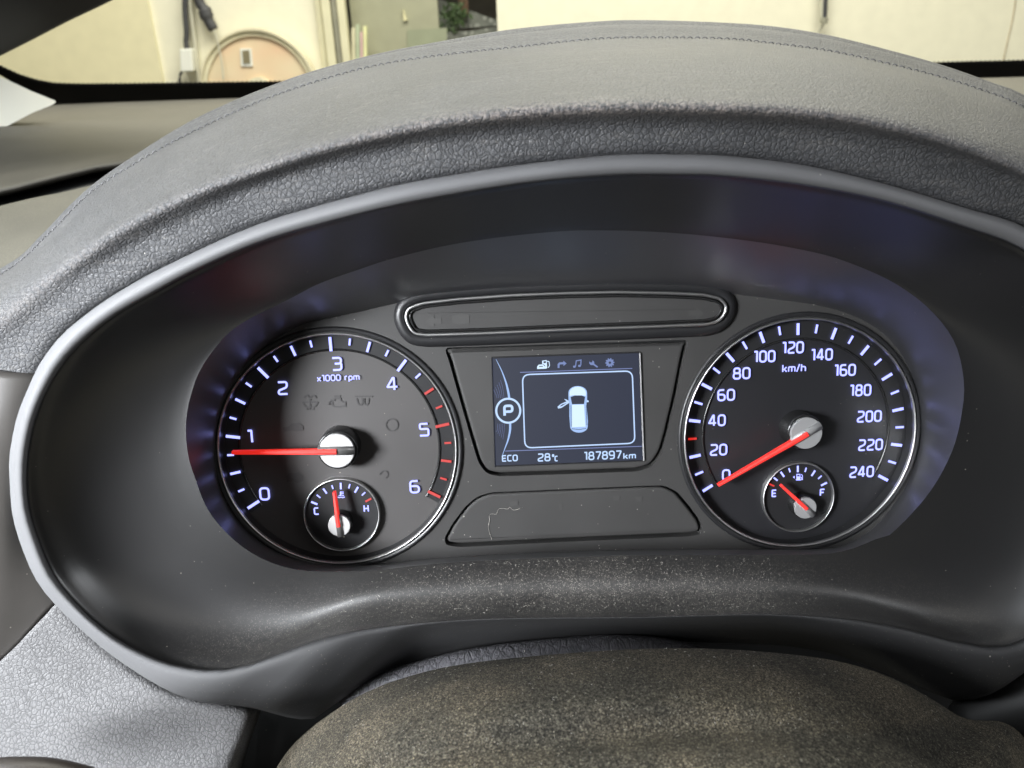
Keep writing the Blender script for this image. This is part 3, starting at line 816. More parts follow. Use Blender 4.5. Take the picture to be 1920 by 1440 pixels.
# vehicle seen from above
def ell(cx, cy, rx, ry, a, b, n=10): return [(cx+rx*math.cos(R(a+(b-a)*i/n)), cy-ry*math.sin(R(a+(b-a)*i/n))) for i in range(n+1)]
body = ell(1053, 385, 70, 50, 180, 0)+[(1124, 440), (1118, 470), (1130, 600)]+ell(1062, 640, 66, 45, 0, -180)+[(990, 560), (990, 470), (984, 440)]
blob('vehicle_body', [body], h1, m_lcdbright, scr, S)
blob('vehicle_bonnet', [ell(1053, 388, 62, 48, 180, 0)+[(1114, 410), (1090, 405), (1014, 405), (992, 412)]], h1+.0001, m_lcdbody, scr, S)
blob('vehicle_windscreen', [[(1000, 418), (1030, 406), (1082, 406), (1108, 416), (1100, 470), (1010, 472)]], h1+.0002, m_lcd, scr, S)
blob('vehicle_roof', [[(1010, 476), (1100, 474), (1112, 640), (1010, 645)]], h1+.0002, m_lcdbody, scr, S)
strokes('vehicle_outline', [(0, [(1002, 480), (1004, 640)], 0), (0, [(1116, 480), (1122, 630)], 0), (0, [(1008, 655), (1062, 662), (1116, 653)], 4)], h1+.0003, m_lcd, scr, S, .9)
blob('vehicle_open_door', [[(984, 444), (988, 462), (930, 500), (905, 504), (902, 490), (925, 470)], [(950, 432), (968, 436), (988, 448), (975, 456)], [(1122, 440), (1136, 446), (1134, 456), (1122, 456)]], h1, m_lcdtxt, scr, S)
blob('vehicle_door_gap', [[(972, 462), (930, 487), (918, 488), (935, 474)]], h1+.0002, m_lcd, scr, S)
# icons
blob('trip_icon', [[(748, 208), (748, 190), (760, 175), (790, 172), (805, 186), (818, 190), (818, 205)], [(786, 168), (786, 145), (820, 140), (824, 200), (820, 204), (806, 178)]], h1, m_lcdbody, scr, S)
strokes('trip_icon', [(0, [(822, 150), (838, 150), (842, 185), (830, 198)], 2)], h1, m_lcdbody, scr, S, 1.5)
blob('trip_icon_window', [[(796, 150), (814, 148), (815, 162), (797, 164)], [(764, 186), (790, 184), (792, 190), (762, 192)]], h1+.0002, m_lcd, scr, S)
blob('turn_icon', [[(902, 200), (902, 170), (915, 158), (945, 156), (945, 145), (970, 166), (946, 185), (946, 172), (922, 173), (917, 180), (917, 200)]], h1, m_lcddim, scr, S)
strokes('music_icon', [(0, [(1037, 188), (1042, 146), (1078, 140), (1076, 180)], 0)], h1, m_lcddim, scr, S, 2)
blob('music_icon', [ell(1028, 190, 11, 9, 0, 360, 12)[:-1], ell(1066, 184, 11, 9, 0, 360, 12)[:-1]], h1+.0001, m_lcddim, scr, S)
blob('spanner_icon', [[(1140, 150), (1152, 160), (1162, 156), (1164, 143), (1176, 152), (1178, 168), (1206, 190), (1198, 198), (1170, 178), (1150, 178), (1140, 166)]], h1, m_lcddim, scr, S)
gear = []
for i in range(40):
    a = 2*math.pi*i/40; rr = 35 if i % 4 in (0, 1) else 27
    gear.append((1294+rr*math.cos(a), 160-rr*math.sin(a)))
blob('settings_icon', [gear], h1, m_lcddim, scr, S)
blob('settings_icon_hole', [ell(1294, 160, 9, 9, 0, 360, 14)[:-1]], h1+.0002, m_lcd, scr, S)

# faint symbols on the warning panel
def Wp(a, b): return (800+a*560/1920, 860+b*200/686)
blob('unlit_symbol', [[(848, 290), (872, 288), (872, 328), (850, 330)], [(1195, 240), (1245, 238), (1238, 265), (1205, 268)], [(1340, 245), (1390, 243), (1380, 275), (1350, 278)], [(530, 275), (590, 270), (585, 300), (540, 305)]], -.0010, m_ghost2, wp, Wp)
# stray hair on the panel
hair = [L(*Wp(a, b), -.0008) for a, b in [(418, 520), (405, 480), (396, 440), (404, 400), (402, 365), (425, 355), (448, 356), (462, 325), (490, 320), (520, 324), (535, 312), (555, 330), (580, 328), (600, 318), (618, 316)]]
V, Fc = torus_path(dense(hair, 5), .00006, False, 5)
m_hair = plastic('pale_fibre', (.36, .345, .31), .7)
fib = build('lint_fibre', [DIALM @ Vector(v) for v in V], Fc, m_hair)
tag(fib, 'thin curly pale fibre stuck on the dark panel under the screen', 'fibre', 'stray fibres')

# ================================================================== SURROUND
sr = empty('gauge_surround', P(1066, 1250, .05), 'dark oval plastic surround with satin grey rim around the gauges', 'gauge surround')
Bp = [(1250, 289, .080), (1160, 290, .080), (1050, 300, .080), (960, 311, .079), (850, 328, .078), (750, 346, .077), (650, 371, .075), (520, 408, .072), (433, 441, .070), (347, 481, .068), (278, 515, .066),
      (202, 560, .064), (144, 603, .062), (108, 636, .061), (72, 686, .060), (54, 726, .059), (36, 769, .058), (25, 813, .057), (18, 860, .056), (19, 900, .055), (24, 964, .054), (41, 1024, .053), (67, 1084, .053),
      (101, 1129, .052), (150, 1177, .052), (202, 1222, .052), (262, 1264, .052), (319, 1297, .052), (375, 1316, .052), (450, 1324, .052), (487, 1331, .052), (544, 1346, .052), (589, 1348, .052),
      (622, 1327, .051), (660, 1297, .050), (705, 1267, .049), (742, 1250, .048), (802, 1234, .047), (892, 1222, .046), (1042, 1209, .045), (1200, 1204, .045), (1400, 1207, .045), (1500, 1215, .046), (1600, 1238, .047), (1700, 1280, .049), (1780, 1312, .05),
      (1850, 1305, .051), (1920, 1262, .052), (2000, 1190, .053), (2080, 1090, .054), (2150, 970, .056), (2180, 850, .058), (2170, 730, .062), (2120, 610, .066), (2030, 500, .070), (1920, 425, .073), (1810, 390, .076), (1660, 345, .078), (1510, 310, .079), (1360, 292, .080)]
Cp = [(1250, 327, .079), (1160, 328, .079), (1050, 336, .079), (960, 347, .078), (850, 365, .077), (750, 384, .076), (650, 408, .074), (520, 444, .071), (433, 477, .069), (347, 517, .067), (289, 549, .065),
      (217, 590, .063), (159, 636, .061), (119, 679, .060), (90, 726, .059), (72, 766, .058), (60, 805, .057), (52, 850, .056), (49, 900, .055), (54, 956, .054), (71, 1012, .053), (101, 1080, .052),
      (150, 1140, .052), (206, 1189, .052), (262, 1222, .052), (319, 1245, .052), (375, 1255, .052), (420, 1256, .052), (480, 1243, .051), (555, 1213, .050), (630, 1191, .049), (705, 1178, .048), (799, 1168, .047), (930, 1160, .046), (1200, 1157, .046), (1425, 1152, .046),
      (1575, 1160, .047), (1687, 1177, .048), (1762, 1196, .049), (1837, 1212, .050), (1880, 1213, .050), (1935, 1190, .051), (2010, 1120, .053), (2070, 1030, .055), (2115, 940, .057), (2135, 850, .059), (2125, 745, .063), (2075, 640, .067), (2000, 545, .070), (1920, 468, .072), (1810, 425, .075), (1660, 377, .077), (1510, 347, .078), (1360, 330, .079)]
B = by_angle(Bp, NA); C = by_angle(Cp, NA)
def lowfac(k):
    d = abs(k/NA*360-186); return max(0.0, min(1.0, (52-d)/12))
LOW = [lowfac(k) for k in range(NA)]
for k in range(NA): B[k].z -= .040*LOW[k]
mid = mixrow(B, C, .5)
Bo = [Vector((p.x, p.y, p.z-.030)) for p in B]                # outer skin going back under the hood
def lift(row, dz): return [Vector((p.x, p.y, p.z+dz*(1-.72*LOW[k]))) for k, p in enumerate(row)]
def edge(row, dz): return [Vector((p.x, p.y, p.z+dz)) for p in row]
rim_rows = [PW(lift(B, -.012)), PW(lift(B, -.0015)), PW(lift(mixrow(B, C, .12), .0012)), PW(lift(mixrow(B, C, .30), .0026)), PW(lift(mixrow(B, C, .62), .0032)), PW(lift(mixrow(B, C, .86), .0024)), PW(edge(mixrow(B, C, .955), .0014)), PW(C)]
# keep the front of the hidden skin exactly behind its edge (pulled straight back)
rim_rows[0] = [a-NV*.012 for a in PW(B)]
V, Fc = loft(rim_rows, 2, True)
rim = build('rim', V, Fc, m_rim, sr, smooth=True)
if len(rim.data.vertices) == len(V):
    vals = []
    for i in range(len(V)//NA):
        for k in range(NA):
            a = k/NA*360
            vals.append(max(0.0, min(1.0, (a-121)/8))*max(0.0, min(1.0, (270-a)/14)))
    rim.data.attributes.new('lip_shade_dust', 'FLOAT', 'POINT').data.foreach_set('value', vals)  # mask for the painted shade and the dust specks on the lip
C0 = lift(mixrow(C, E1, .012), -.0012)
rowsC = [C, C0]
for t in (.08, .2, .33, .46, .6, .75, .88, .96):
    q = mixrow(C, E1, t)
    for p, a, b in zip(q, C, E1):
        ang = math.atan2(-(p.y-790), p.x-1066)
        up = max(0, min(1, .5+1.6*math.sin(ang)))              # 1 on the ceiling, 0 at the sides and floor
        pw = 2.6+(1.15-2.6)*up
        p.z = a.z+(b.z-a.z)*(1-(1-t)**pw)
        low = max(0, -math.sin(ang))
        p.z -= .004*low*math.sin(math.pi*t)
    rowsC.append(q)
rowsC.append(E1)
V, Fc = loft([PW(r) for r in rowsC], 3, True)
shroudV = V
shroud = build('shroud', V, Fc, m_shroud, sr, smooth=True)
vals = []
nr = len(V)//NA
for i in range(nr):
    t = i/(nr-1)
    for k in range(NA):
        d = abs((k/NA*360-182))                            # degrees away from straight down
        lowness = max(0.0, min(1.0, (66-d)/26))
        vals.append(lowness*(.45+.55*math.sin(math.pi*min(1, t*1.15+.08))))
if len(shroud.data.vertices) == len(V):
    shroud.data.attributes.new('dust', 'FLOAT', 'POINT').data.foreach_set('value', vals)


# ================================================================== HOOD
hd = empty('instrument_hood', P(1066, 250, .02), 'grey grained leather hood with a stitched seam arching over the gauges', 'dashboard hood')
H3 = [(70, 700, .050), (108, 640, .053), (144, 603, .056), (202, 560, .059), (278, 515, .062), (347, 481, .064), (433, 441, .066), (520, 408, .069), (650, 371, .072), (750, 346, .074), (850, 328, .075), (960, 311, .076), (1050, 300, .077), (1160, 290, .077), (1250, 289, .077), (1360, 292, .077), (1510, 310, .076), (1660, 345, .075), (1810, 390, .073), (1920, 425, .070), (2030, 500, .066), (2120, 600, .06)]
H2b = [(-20, 690, .052), (20, 640, .054), (80, 585, .058), (160, 520, .063), (250, 462, .067), (350, 410, .071), (450, 365, .074), (560, 325, .077), (680, 292, .080), (800, 268, .082), (960, 246, .084), (1100, 236, .085), (1250, 232, .086), (1410, 236, .086), (1560, 250, .085), (1700, 275, .084), (1820, 310, .082), (1920, 350, .080), (2050, 430, .075), (2180, 540, .068)]
H2 = [(-110, 680, .050), (0, 600, .056), (72, 540, .060), (144, 487, .065), (231, 428, .070), (361, 364, .075), (520, 306, .080), (650, 266, .084), (800, 234, .087), (960, 212, .089), (1100, 203, .091), (1210, 200, .092), (1410, 204, .092), (1560, 217, .091), (1660, 236, .089), (1760, 260, .087), (1860, 295, .085), (1920, 322, .083), (2060, 400, .078), (2220, 520, .070)]
H1c = [(-150, 660, .044), (0, 560, .050), (90, 497, .054), (170, 440, .058), (270, 380, .062), (400, 318, .066), (540, 266, .070), (680, 226, .073), (820, 197, .076), (960, 179, .078), (1100, 170, .079), (1210, 168, .080), (1410, 172, .080), (1560, 186, .079), (1700, 211, .077), (1800, 238, .075), (1920, 280, .072), (2080, 370, .066), (2250, 500, .058)]
H1b = [(-200, 640, .022), (0, 532, .028), (100, 458, .030), (180, 395, .031), (280, 330, .031), (400, 268, .031), (540, 212, .031), (680, 172, .031), (820, 141, .031), (960, 121, .031), (1110, 110, .031), (1210, 108, .031), (1360, 110, .031), (1510, 121, .031), (1660, 147, .031), (1780, 178, .030), (1920, 228, .028), (2100, 330, .022), (2280, 480, .01)]
H1 = [(-225, 615, -.004), (0, 515, -.006), (90, 440, -.008), (145, 383, -.010), (190, 345, -.012), (280, 290, -.016), (360, 247, -.020), (480, 192, -.026), (590, 153, -.031), (700, 123, -.035), (820, 104, -.039), (960, 89, -.042), (1110, 73, -.044), (1210, 70, -.045), (1360, 72, -.045), (1460, 82, -.044), (1560, 96, -.043), (1660, 118, -.041), (1760, 143, -.038), (1850, 172, -.034), (1920, 201, -.030), (2110, 310, -.02), (2290, 470, -.01)]
H0 = [(-250, 600, -.02), (0, 509, -.02), (72, 452, -.022), (119, 402, -.025), (195, 335, -.03), (280, 276, -.038), (360, 228, -.045), (440, 190, -.05), (520, 158, -.056), (590, 134, -.06), (700, 104, -.066), (820, 80, -.072), (960, 56, -.078), (1110, 42, -.082), (1210, 39, -.084), (1360, 44, -.084), (1460, 52, -.082), (1560, 69, -.080), (1660, 94, -.076), (1760, 122, -.071), (1860, 157, -.064), (1920, 181, -.060), (2120, 290, -.045), (2300, 460, -.03)]
NH = 200
H2b = [(x, y, h-.0035*max(0, min(1, (x+50)/500))) for x, y, h in H2b]
def lerp_rows(a, b, t): return [p.lerp(q, t) for p, q in zip(a, b)]
rs = {k: PW(resample(v, NH)) for k, v in dict(H3=H3, H2b=H2b, H2=H2, H1c=H1c, H1b=H1b, H1=H1, H0=H0).items()}
UPW = Vector((0, 0, 1))
seam_dip = [p-UPW*.0006 for p in rs['H1']]
a_ = lerp_rows(rs['H1'], rs['H1b'], .07); b_ = lerp_rows(rs['H1'], rs['H0'], .18); c2_ = [p+UPW*.0016 for p in lerp_rows(rs['H1'], rs['H0'], .5)]; d2_ = [p-UPW*.0004 for p in lerp_rows(rs['H1'], rs['H0'], .74)]
wl = lerp_rows(rs['H1'], rs['H1b'], .45)
back = [p+Vector((0, .02, -.010)) for p in rs['H0']]; back2 = [p+Vector((0, .05, -.05)) for p in rs['H0']]
front = [p-NV*.02 for p in rs['H3']]
rows = [front, rs['H3'], rs['H2b'], rs['H2'], rs['H1c'], rs['H1b'], wl, a_, seam_dip, b_, c2_, d2_, rs['H0'], back, back2]
NVH = 5
V, Fc = loft(rows, NVH)
hood = build('leather_cover', V, Fc, m_hood, hd, smooth=True, recalc=False)
# worn ridge: a painted-on wear attribute along the ridge line
at = hood.data.attributes.new('wear', 'FLOAT', 'POINT')
nrow = len(V)//NH
if len(hood.data.vertices) == len(V):
    vals = []
    for i in range(nrow):
        for k in range(NH):
            t = k/(NH-1)
            along = math.exp(-((t-.55)/.16)**2)+.22
            vals.append(min(1, along)*math.exp(-((i-(3*NVH-.4))/2.4)**2))
    at.data.foreach_set('value', vals)
# stitches along the seam
V = []; Fc = []
row = a_
for k in range(4, NH-4):
    p, q = row[k].lerp(row[k+1], .12), row[k].lerp(row[k+1], .80)
    v, fc = torus_path([p+UPW*.0001, p.lerp(q, .25)+UPW*.0007, p.lerp(q, .75)+UPW*.0007, q+UPW*.0001], .00023, False, 6)
    o = len(V); V += v; Fc += [tuple(z+o for z in y) for y in fc]
m_thread = plastic('grey_thread', (.13, .13, .135), .7)
build('stitching', V, Fc, m_thread, hd, smooth=True)

# ================================================================== DASHBOARD
ds = empty('dashboard', P(-100, 1300, .0), 'grey and tan car dashboard around the gauge hood', 'dashboard')
def surf(name, rows, mat, parent, nv=4, npt=40, solid=.004):
    rr = [[Q(p.x, p.y, p.z) for p in resample([Vector(q) for q in r], npt)] for r in rows]
    V, Fc = loft(rr, nv); return build(name, V, Fc, mat, parent, smooth=True, solid=solid, recalc=True)
def surfP(name, rows, mat, parent, nv=4, npt=40, solid=.003):
    rr = [[P(p.x, p.y, p.z) for p in resample([Vector(q) for q in r], npt)] for r in rows]
    V, Fc = loft(rr, nv); return build(name, V, Fc, mat, parent, smooth=True, solid=solid)
# tan top panel under the windscreen: runs the whole width
surf('top_panel', [[(-500, 214, .98), (200, 192, .96), (960, 168, .95), (1700, 150, .94), (2500, 128, .94)],
                   [(-500, 262, .78), (200, 238, .77), (960, 205, .76), (1700, 190, .76), (2500, 170, .76)],
                   [(-500, 345, .62), (0, 310, .63), (300, 265, .66), (960, 235, .66), (1700, 230, .65), (2500, 220, .65)],
                   [(-500, 440, .555), (0, 345, .575), (300, 290, .60), (960, 262, .60), (1700, 262, .60), (2500, 260, .60)],
                   [(-500, 470, .548), (0, 362, .566), (300, 302, .594), (960, 275, .595), (1700, 275, .595), (2500, 280, .595)],
                   [(-500, 484, .560), (0, 369, .578), (300, 308, .605), (960, 281, .605), (1700, 281, .605), (2500, 290, .605)],
                   [(-500, 496, .60), (0, 375, .62), (300, 312, .65), (960, 285, .65), (1700, 285, .65), (2500, 295, .65)]], m_dash, ds, 3, solid=0)
surf('gap_strip', [[(-500, 470, .60), (0, 352, .62), (300, 288, .65), (900, 260, .66)], [(-500, 560, .50), (0, 420, .53), (300, 345, .57), (900, 300, .6)]], m_black, ds, 1)
surf('lower_top_panel', [[(-520, 520, .50), (0, 386, .52), (110, 362, .525), (240, 333, .53), (500, 285, .55)],
                         [(-520, 528, .485), (0, 392, .505), (110, 368, .51), (240, 339, .52), (500, 290, .54)],
                         [(-520, 590, .44), (0, 440, .455), (110, 410, .465), (240, 385, .475), (500, 340, .50)],
                         [(-520, 660, .40), (0, 520, .41), (110, 480, .425), (240, 450, .44), (500, 400, .46)],
                         [(-520, 760, .36), (0, 640, .37), (110, 600, .385), (240, 560, .40), (500, 500, .42)]], m_dashlow, ds, 3)
# smooth fascia at the left of the surround
surfP('side_fascia', [[(-420, 640, .020), (-420, 800, .030), (-420, 1000, .034), (-420, 1420, .036)],
                      [(-200, 672, .036), (-200, 800, .043), (-200, 1000, .046), (-200, 1340, .042)],
                      [(-60, 688, .044), (-70, 800, .050), (-70, 980, .050), (-60, 1270, .042)],
                      [(10, 697, .046), (0, 800, .050), (5, 980, .048), (10, 1235, .040)],
                      [(70, 700, .043), (50, 800, .046), (52, 960, .042), (104, 1136, .036)],
                      [(130, 700, .034), (110, 800, .034), (110, 960, .032), (150, 1120, .028)]], m_fascia, ds, 4, 40)
# grained pale panel
surfP('grained_panel', [[(160, 1060, .030), (230, 1180, .030), (330, 1270, .030), (452, 1318, .030), (480, 1322, .026), (492, 1324, .016), (494, 1326, .000)],
                        [(104, 1132, .040), (190, 1220, .041), (320, 1300, .042), (452, 1330, .042), (476, 1334, .038), (486, 1336, .026), (488, 1338, .000)],
                        [(50, 1190, .042), (170, 1270, .0425), (300, 1330, .0445), (436, 1372, .045), (460, 1378, .041), (470, 1380, .028), (472, 1382, .002)],
                        [(0, 1240, .043), (130, 1320, .0455), (280, 1380, .0485), (412, 1430, .0495), (438, 1440, .0455), (448, 1444, .032), (450, 1446, .005)],
                        [(-200, 1420, .048), (0, 1500, .056), (200, 1560, .061), (370, 1560, .060), (398, 1562, .056), (408, 1564, .044), (410, 1566, .01)]], m_panel, ds, 4, 60)
surfP('column_recess', [[(400, 1250, -.01), (700, 1230, -.02), (1200, 1150, -.03), (1700, 1200, -.03), (2300, 1100, -.02)], [(300, 1700, .02), (700, 1700, .02), (1200, 1700, .02), (1700, 1700, .02), (2300, 1700, .02)]], m_black, ds, 1)
surf('right_top_panel', [[(1800, 292, .60), (2100, 292, .60), (2600, 300, .60), (3200, 310, .60)],
                          [(1800, 360, .53), (2100, 370, .53), (2600, 380, .53), (3200, 400, .53)],
                          [(1850, 480, .45), (2150, 500, .45), (2650, 520, .45), (3200, 540, .45)],
                          [(2000, 640, .40), (2250, 640, .40), (2700, 660, .40), (3200, 690, .40)]], m_dashlow, ds, 3)
surfP('dash_body', [[(-900, 760, -.05), (0, 650, -.05), (400, 430, -.05), (1700, 430, -.05), (2700, 620, -.05)], [(-900, 1750, -.05), (0, 1750, -.05), (400, 1750, -.05), (1700, 1750, -.05), (2700, 1750, -.05)]], m_black, ds, 1)
surfP('right_fascia', [[(2140, 560, .040), (2180, 800, .038), (2150, 1080, .034), (2060, 1330, .02)], [(2260, 560, .045), (2280, 800, .046), (2260, 1080, .044), (2200, 1400, .03)], [(2800, 520, .03), (2800, 800, .03), (2800, 1100, .03), (2800, 1500, .02)]], m_fascia, ds, 3)
surfP('gaiter_strip', [[(600, 1290, .000), (800, 1235, .008), (1000, 1200, .012), (1180, 1190, .012), (1320, 1215, .006), (1440, 1290, -.004)],
                       [(600, 1305, .016), (690, 1275, .021), (850, 1225, .025), (1000, 1205, .027), (1180, 1195, .027), (1320, 1222, .018), (1440, 1300, .004)],
                       [(640, 1320, .026), (720, 1290, .030), (850, 1262, .034), (1000, 1240, .036), (1180, 1232, .036), (1320, 1260, .026), (1440, 1330, .010)],
                       [(640, 1400, .030), (720, 1380, .034), (850, 1350, .038), (1000, 1320, .040), (1180, 1310, .040), (1320, 1340, .030), (1440, 1400, .014)]], m_strip, ds, 4, 60)

# ================================================================== STEERING COLUMN COVER
cc = empty('steering_column_cover', P(1150, 1440, .08), 'dusty grey brown felt like steering column cover below the gauges', 'column cover')
def crow(pts): return [P(p.x, p.y, p.z) for p in resample([Vector(q) for q in pts], 90)]
s0 = [(500, 1480, .060), (526, 1430, .063), (560, 1388, .066), (620, 1340, .070), (700, 1294, .073), (800, 1261, .075), (900, 1243, .076), (1050, 1228, .077), (1200, 1219, .077), (1350, 1219, .076), (1500, 1231, .075), (1600, 1249, .073), (1680, 1277, .071), (1750, 1315, .068), (1800, 1346, .066), (1835, 1353, .064), (1872, 1354, .063), (1900, 1366, .062), (1925, 1392, .061), (1950, 1440, .060)]
def grow(pts, dx, dy, dh, cx=1200):
    return [(cx+(x-cx)*dx, y+dy, h+dh) for x, y, h in pts]
rowsV = [crow(grow(s0, 1.0, 40, -.03)), crow(grow(s0, 1.0, 3, -.006)), crow(s0), crow(grow(s0, .985, 16, .012)), crow(grow(s0, .96, 52, .030)), crow(grow(s0, .93, 100, .044)),
         crow([(500, 1640, .10), (560, 1560, .108), (640, 1490, .112), (760, 1440, .125), (900, 1405, .126), (1100, 1384, .126), (1300, 1370, .125), (1500, 1375, .127), (1650, 1405, .125), (1760, 1452, .121), (1850, 1500, .113), (1920, 1580, .103)]),
         crow([(500, 1800, .110), (560, 1720, .122), (640, 1620, .130), (760, 1560, .136), (900, 1520, .140), (1100, 1490, .142), (1300, 1480, .146), (1500, 1490, .148), (1650, 1520, .145), (1760, 1570, .140), (1850, 1630, .130), (1920, 1720, .118)]),
         crow([(480, 2120, .112), (540, 2080, .124), (640, 2020, .136), (760, 1960, .146), (900, 1920, .154), (1100, 1890, .159), (1300, 1880, .162), (1500, 1890, .161), (1650, 1920, .156), (1760, 1970, .148), (1850, 2030, .134), (1930, 2120, .120)]),
         crow([(480, 2700, .100), (540, 2680, .112), (640, 2640, .122), (760, 2600, .130), (900, 2580, .136), (1100, 2560, .140), (1300, 2550, .142), (1500, 2560, .141), (1650, 2590, .137), (1760, 2630, .130), (1850, 2680, .120), (1940, 2740, .108)])]
V, Fc = loft(rowsV, 8)
shellV = V
shell = build('cover_shell', V, Fc, m_cover, cc, smooth=True)
if len(shell.data.vertices) == len(V):
    vals = []
    for v in V:                                             # a darker patch with fewer pale specks low on the right half
        d = v-CAM; z = d.dot(f_); qx = 960+F*d.dot(r_)/z; qy = 720-F*d.dot(u_)/z
        wob_ = 8*math.sin(qx*.021)+5*math.sin(qx*.067)
        vals.append(max(0, min(1, (qy-1360-wob_)/14))*max(0, min(1, (qx-1330+wob_*5)/170))*max(0, min(1, (1850-qx)/90)))
    shell.data.attributes.new('dark_patch', 'FLOAT', 'POINT').data.foreach_set('value', vals)
hp = [P(1380, 1257, .098), P(1395, 1263, .1), P(1412, 1268, .1), P(1430, 1270, .1), P(1449, 1273, .1)]
V, Fc = torus_path(dense(hp, 4), .00013, False, 5)
fib2 = build('lint_fibre', V, Fc, m_hair)
tag(fib2, 'straight pale fibre lying on the dusty steering column cover', 'fibre', 'stray fibres')

# loose lint and dust fibres lying on the shelf below the dials and on the column cover
def fibres(name, V, n, count, rmin, rmax, umin, umax, label, smin, smax, closed=False):
    VV = []; FF = []; nr = len(V)//n
    for _ in range(count):
        i = random.uniform(rmin, rmax)*(nr-2); k = random.uniform(umin, umax)*(n-2)
        i0, k0 = int(i), int(k); a = V[i0*n+k0]
        e1 = (V[i0*n+k0+1]-a); e2 = (V[(i0+1)*n+k0]-a)
        if e1.length < 1e-6 or e2.length < 1e-6: continue
        nn = e1.cross(e2).normalized()
        if nn.dot(CAM-a) < 0: nn = -nn
        p = a+e1*(k-k0)+e2*(i-i0)+nn*.00012
        t = e1.normalized(); b = nn.cross(t); ang = random.uniform(0, 6.28); curl = random.uniform(-1.6, 1.6)
        ln = random.uniform(smin, smax)*random.uniform(.4, 1); pts = [p]
        for j in range(4):
            ang += curl*.5; p = p+(t*math.cos(ang)+b*math.sin(ang))*ln/4; pts.append(p+nn*random.uniform(0, .00012))
        v, fc = torus_path(pts, random.uniform(.00003, .00006), False, 4)
        o = len(VV); VV += v; FF += [tuple(z+o for z in y) for y in fc]
    ob = build(name, VV, FF, m_hair, recalc=False)
    return tag(ob, label, 'lint', kind='stuff')
fibres('shelf_lint', shroudV, NA, 750, .22, .95, .36, .66, 'fine pale lint scattered over the black shelf below the gauges', .0005, .0014)
fibres('cover_lint', shellV, 90, 600, .20, .98, .03, .97, 'fine pale lint scattered over the dusty steering column cover', .0004, .0012)

# control stalk at the right of the column
st = empty('control_stalk', P(1900, 1330, .05), 'black control stalk sticking out right of the steering column cover', 'stalk')
sp_ = [P(1690, 1450, .020), P(1780, 1400, .029), P(1830, 1365, .034), P(1870, 1345, .038), P(1930, 1325, .044), P(2020, 1300, .052), P(2140, 1270, .06)]
V, Fc = torus_path(dense(sp_, 5), .0135, False, 28, taper=[.45+.55*min(1, i/12) for i in range(31)])
build('lever', V, Fc, m_black, st, smooth=True)
# top of the steering wheel just in the bottom left corner
sw = [P(-260, 1500, .10), P(-100, 1465, .105), P(20, 1452, .108), P(120, 1460, .108), P(230, 1500, .106), P(330, 1580, .10)]
V, Fc = torus_path(dense(sw, 6), .0048, False, 20)
m_wheel = plastic('dark_brown_wheel', (.028, .022, .018), .45, grain=.2)
swo = build('steering_wheel_spoke', V, Fc, m_wheel, smooth=True)
tag(swo, 'dark brown rounded trim just showing in the bottom left corner', 'steering wheel')

# ================================================================== WINDSCREEN
WN = Vector((0, -math.sin(R(32)), math.cos(R(32)))); WN = Vector((0, -math.cos(R(58)), -math.sin(R(58))))
W0 = Q(600, 176, 1.0)
WDIR = Vector((0, -math.sin(R(58)), math.cos(R(58))))      # up the glass, towards the driver
WN = X_.cross(WDIR).normalized()
def G(px, py, off=0.0): return onplane(px, py, W0+WN*off, WN)
ws = empty('windscreen', W0, 'windscreen with black dotted lower edge in front of the pale wall', 'windscreen')
corners = [W0-X_*1.0-WDIR*.03, W0+X_*1.2-WDIR*.03, W0+X_*1.2+WDIR*1.05, W0-X_*1.0+WDIR*1.05]
build('glass_pane', corners, [(0, 1, 2, 3)], m_glass, ws)
def strip(name, top, bot, mat, parent, off, n=80, thick=.004):
    a = resample([(x, y, 0) for x, y in top], n); b = resample([(x, y, 0) for x, y in bot], n)
    V = [G(p.x, p.y, off) for p in a]+[G(p.x, p.y, off) for p in b]
    return build(name, V, [(i, i+1, n+i+1, n+i) for i in range(n-1)], mat, parent, solid=thick)
ftop = [(-260, -30), (-120, 60), (-40, 108), (0, 127), (40, 145), (75, 155), (110, 160), (200, 161), (500, 157), (960, 148), (1400, 134), (1760, 121), (1920, 117), (2400, 105)]
fbot = [(-260, 0), (-120, 76), (-40, 118), (0, 141), (50, 170), (100, 196), (130, 200), (200, 200), (500, 195), (960, 184), (1400, 170), (1760, 157), (1920, 151), (2400, 140)]
sgn = 1 if WN.dot(CAM-W0) > 0 else -1
strip('frit_band', ftop, fbot, m_frit, ws, sgn*.006, thick=.003)
# dotted fade along the frit edge
V = []; Fc = []
tp = resample([(x, y, 0) for x, y in ftop[2:]], 560)
for rowi, (dy, rad) in enumerate(((1.5, 2.1), (5.0, 1.25))):
    for i in range(rowi, 560, 2):
        p = tp[i]; o = len(V)
        V += [G(p.x+rad*math.cos(2*math.pi*k/6), p.y-dy+rad*math.sin(2*math.pi*k/6), sgn*.005) for k in range(6)]
        Fc.append(tuple(o+k for k in range(6)))
dots = build('frit_dots', V, Fc, m_frit, ws, recalc=False); dots['kind'] = 'stuff'
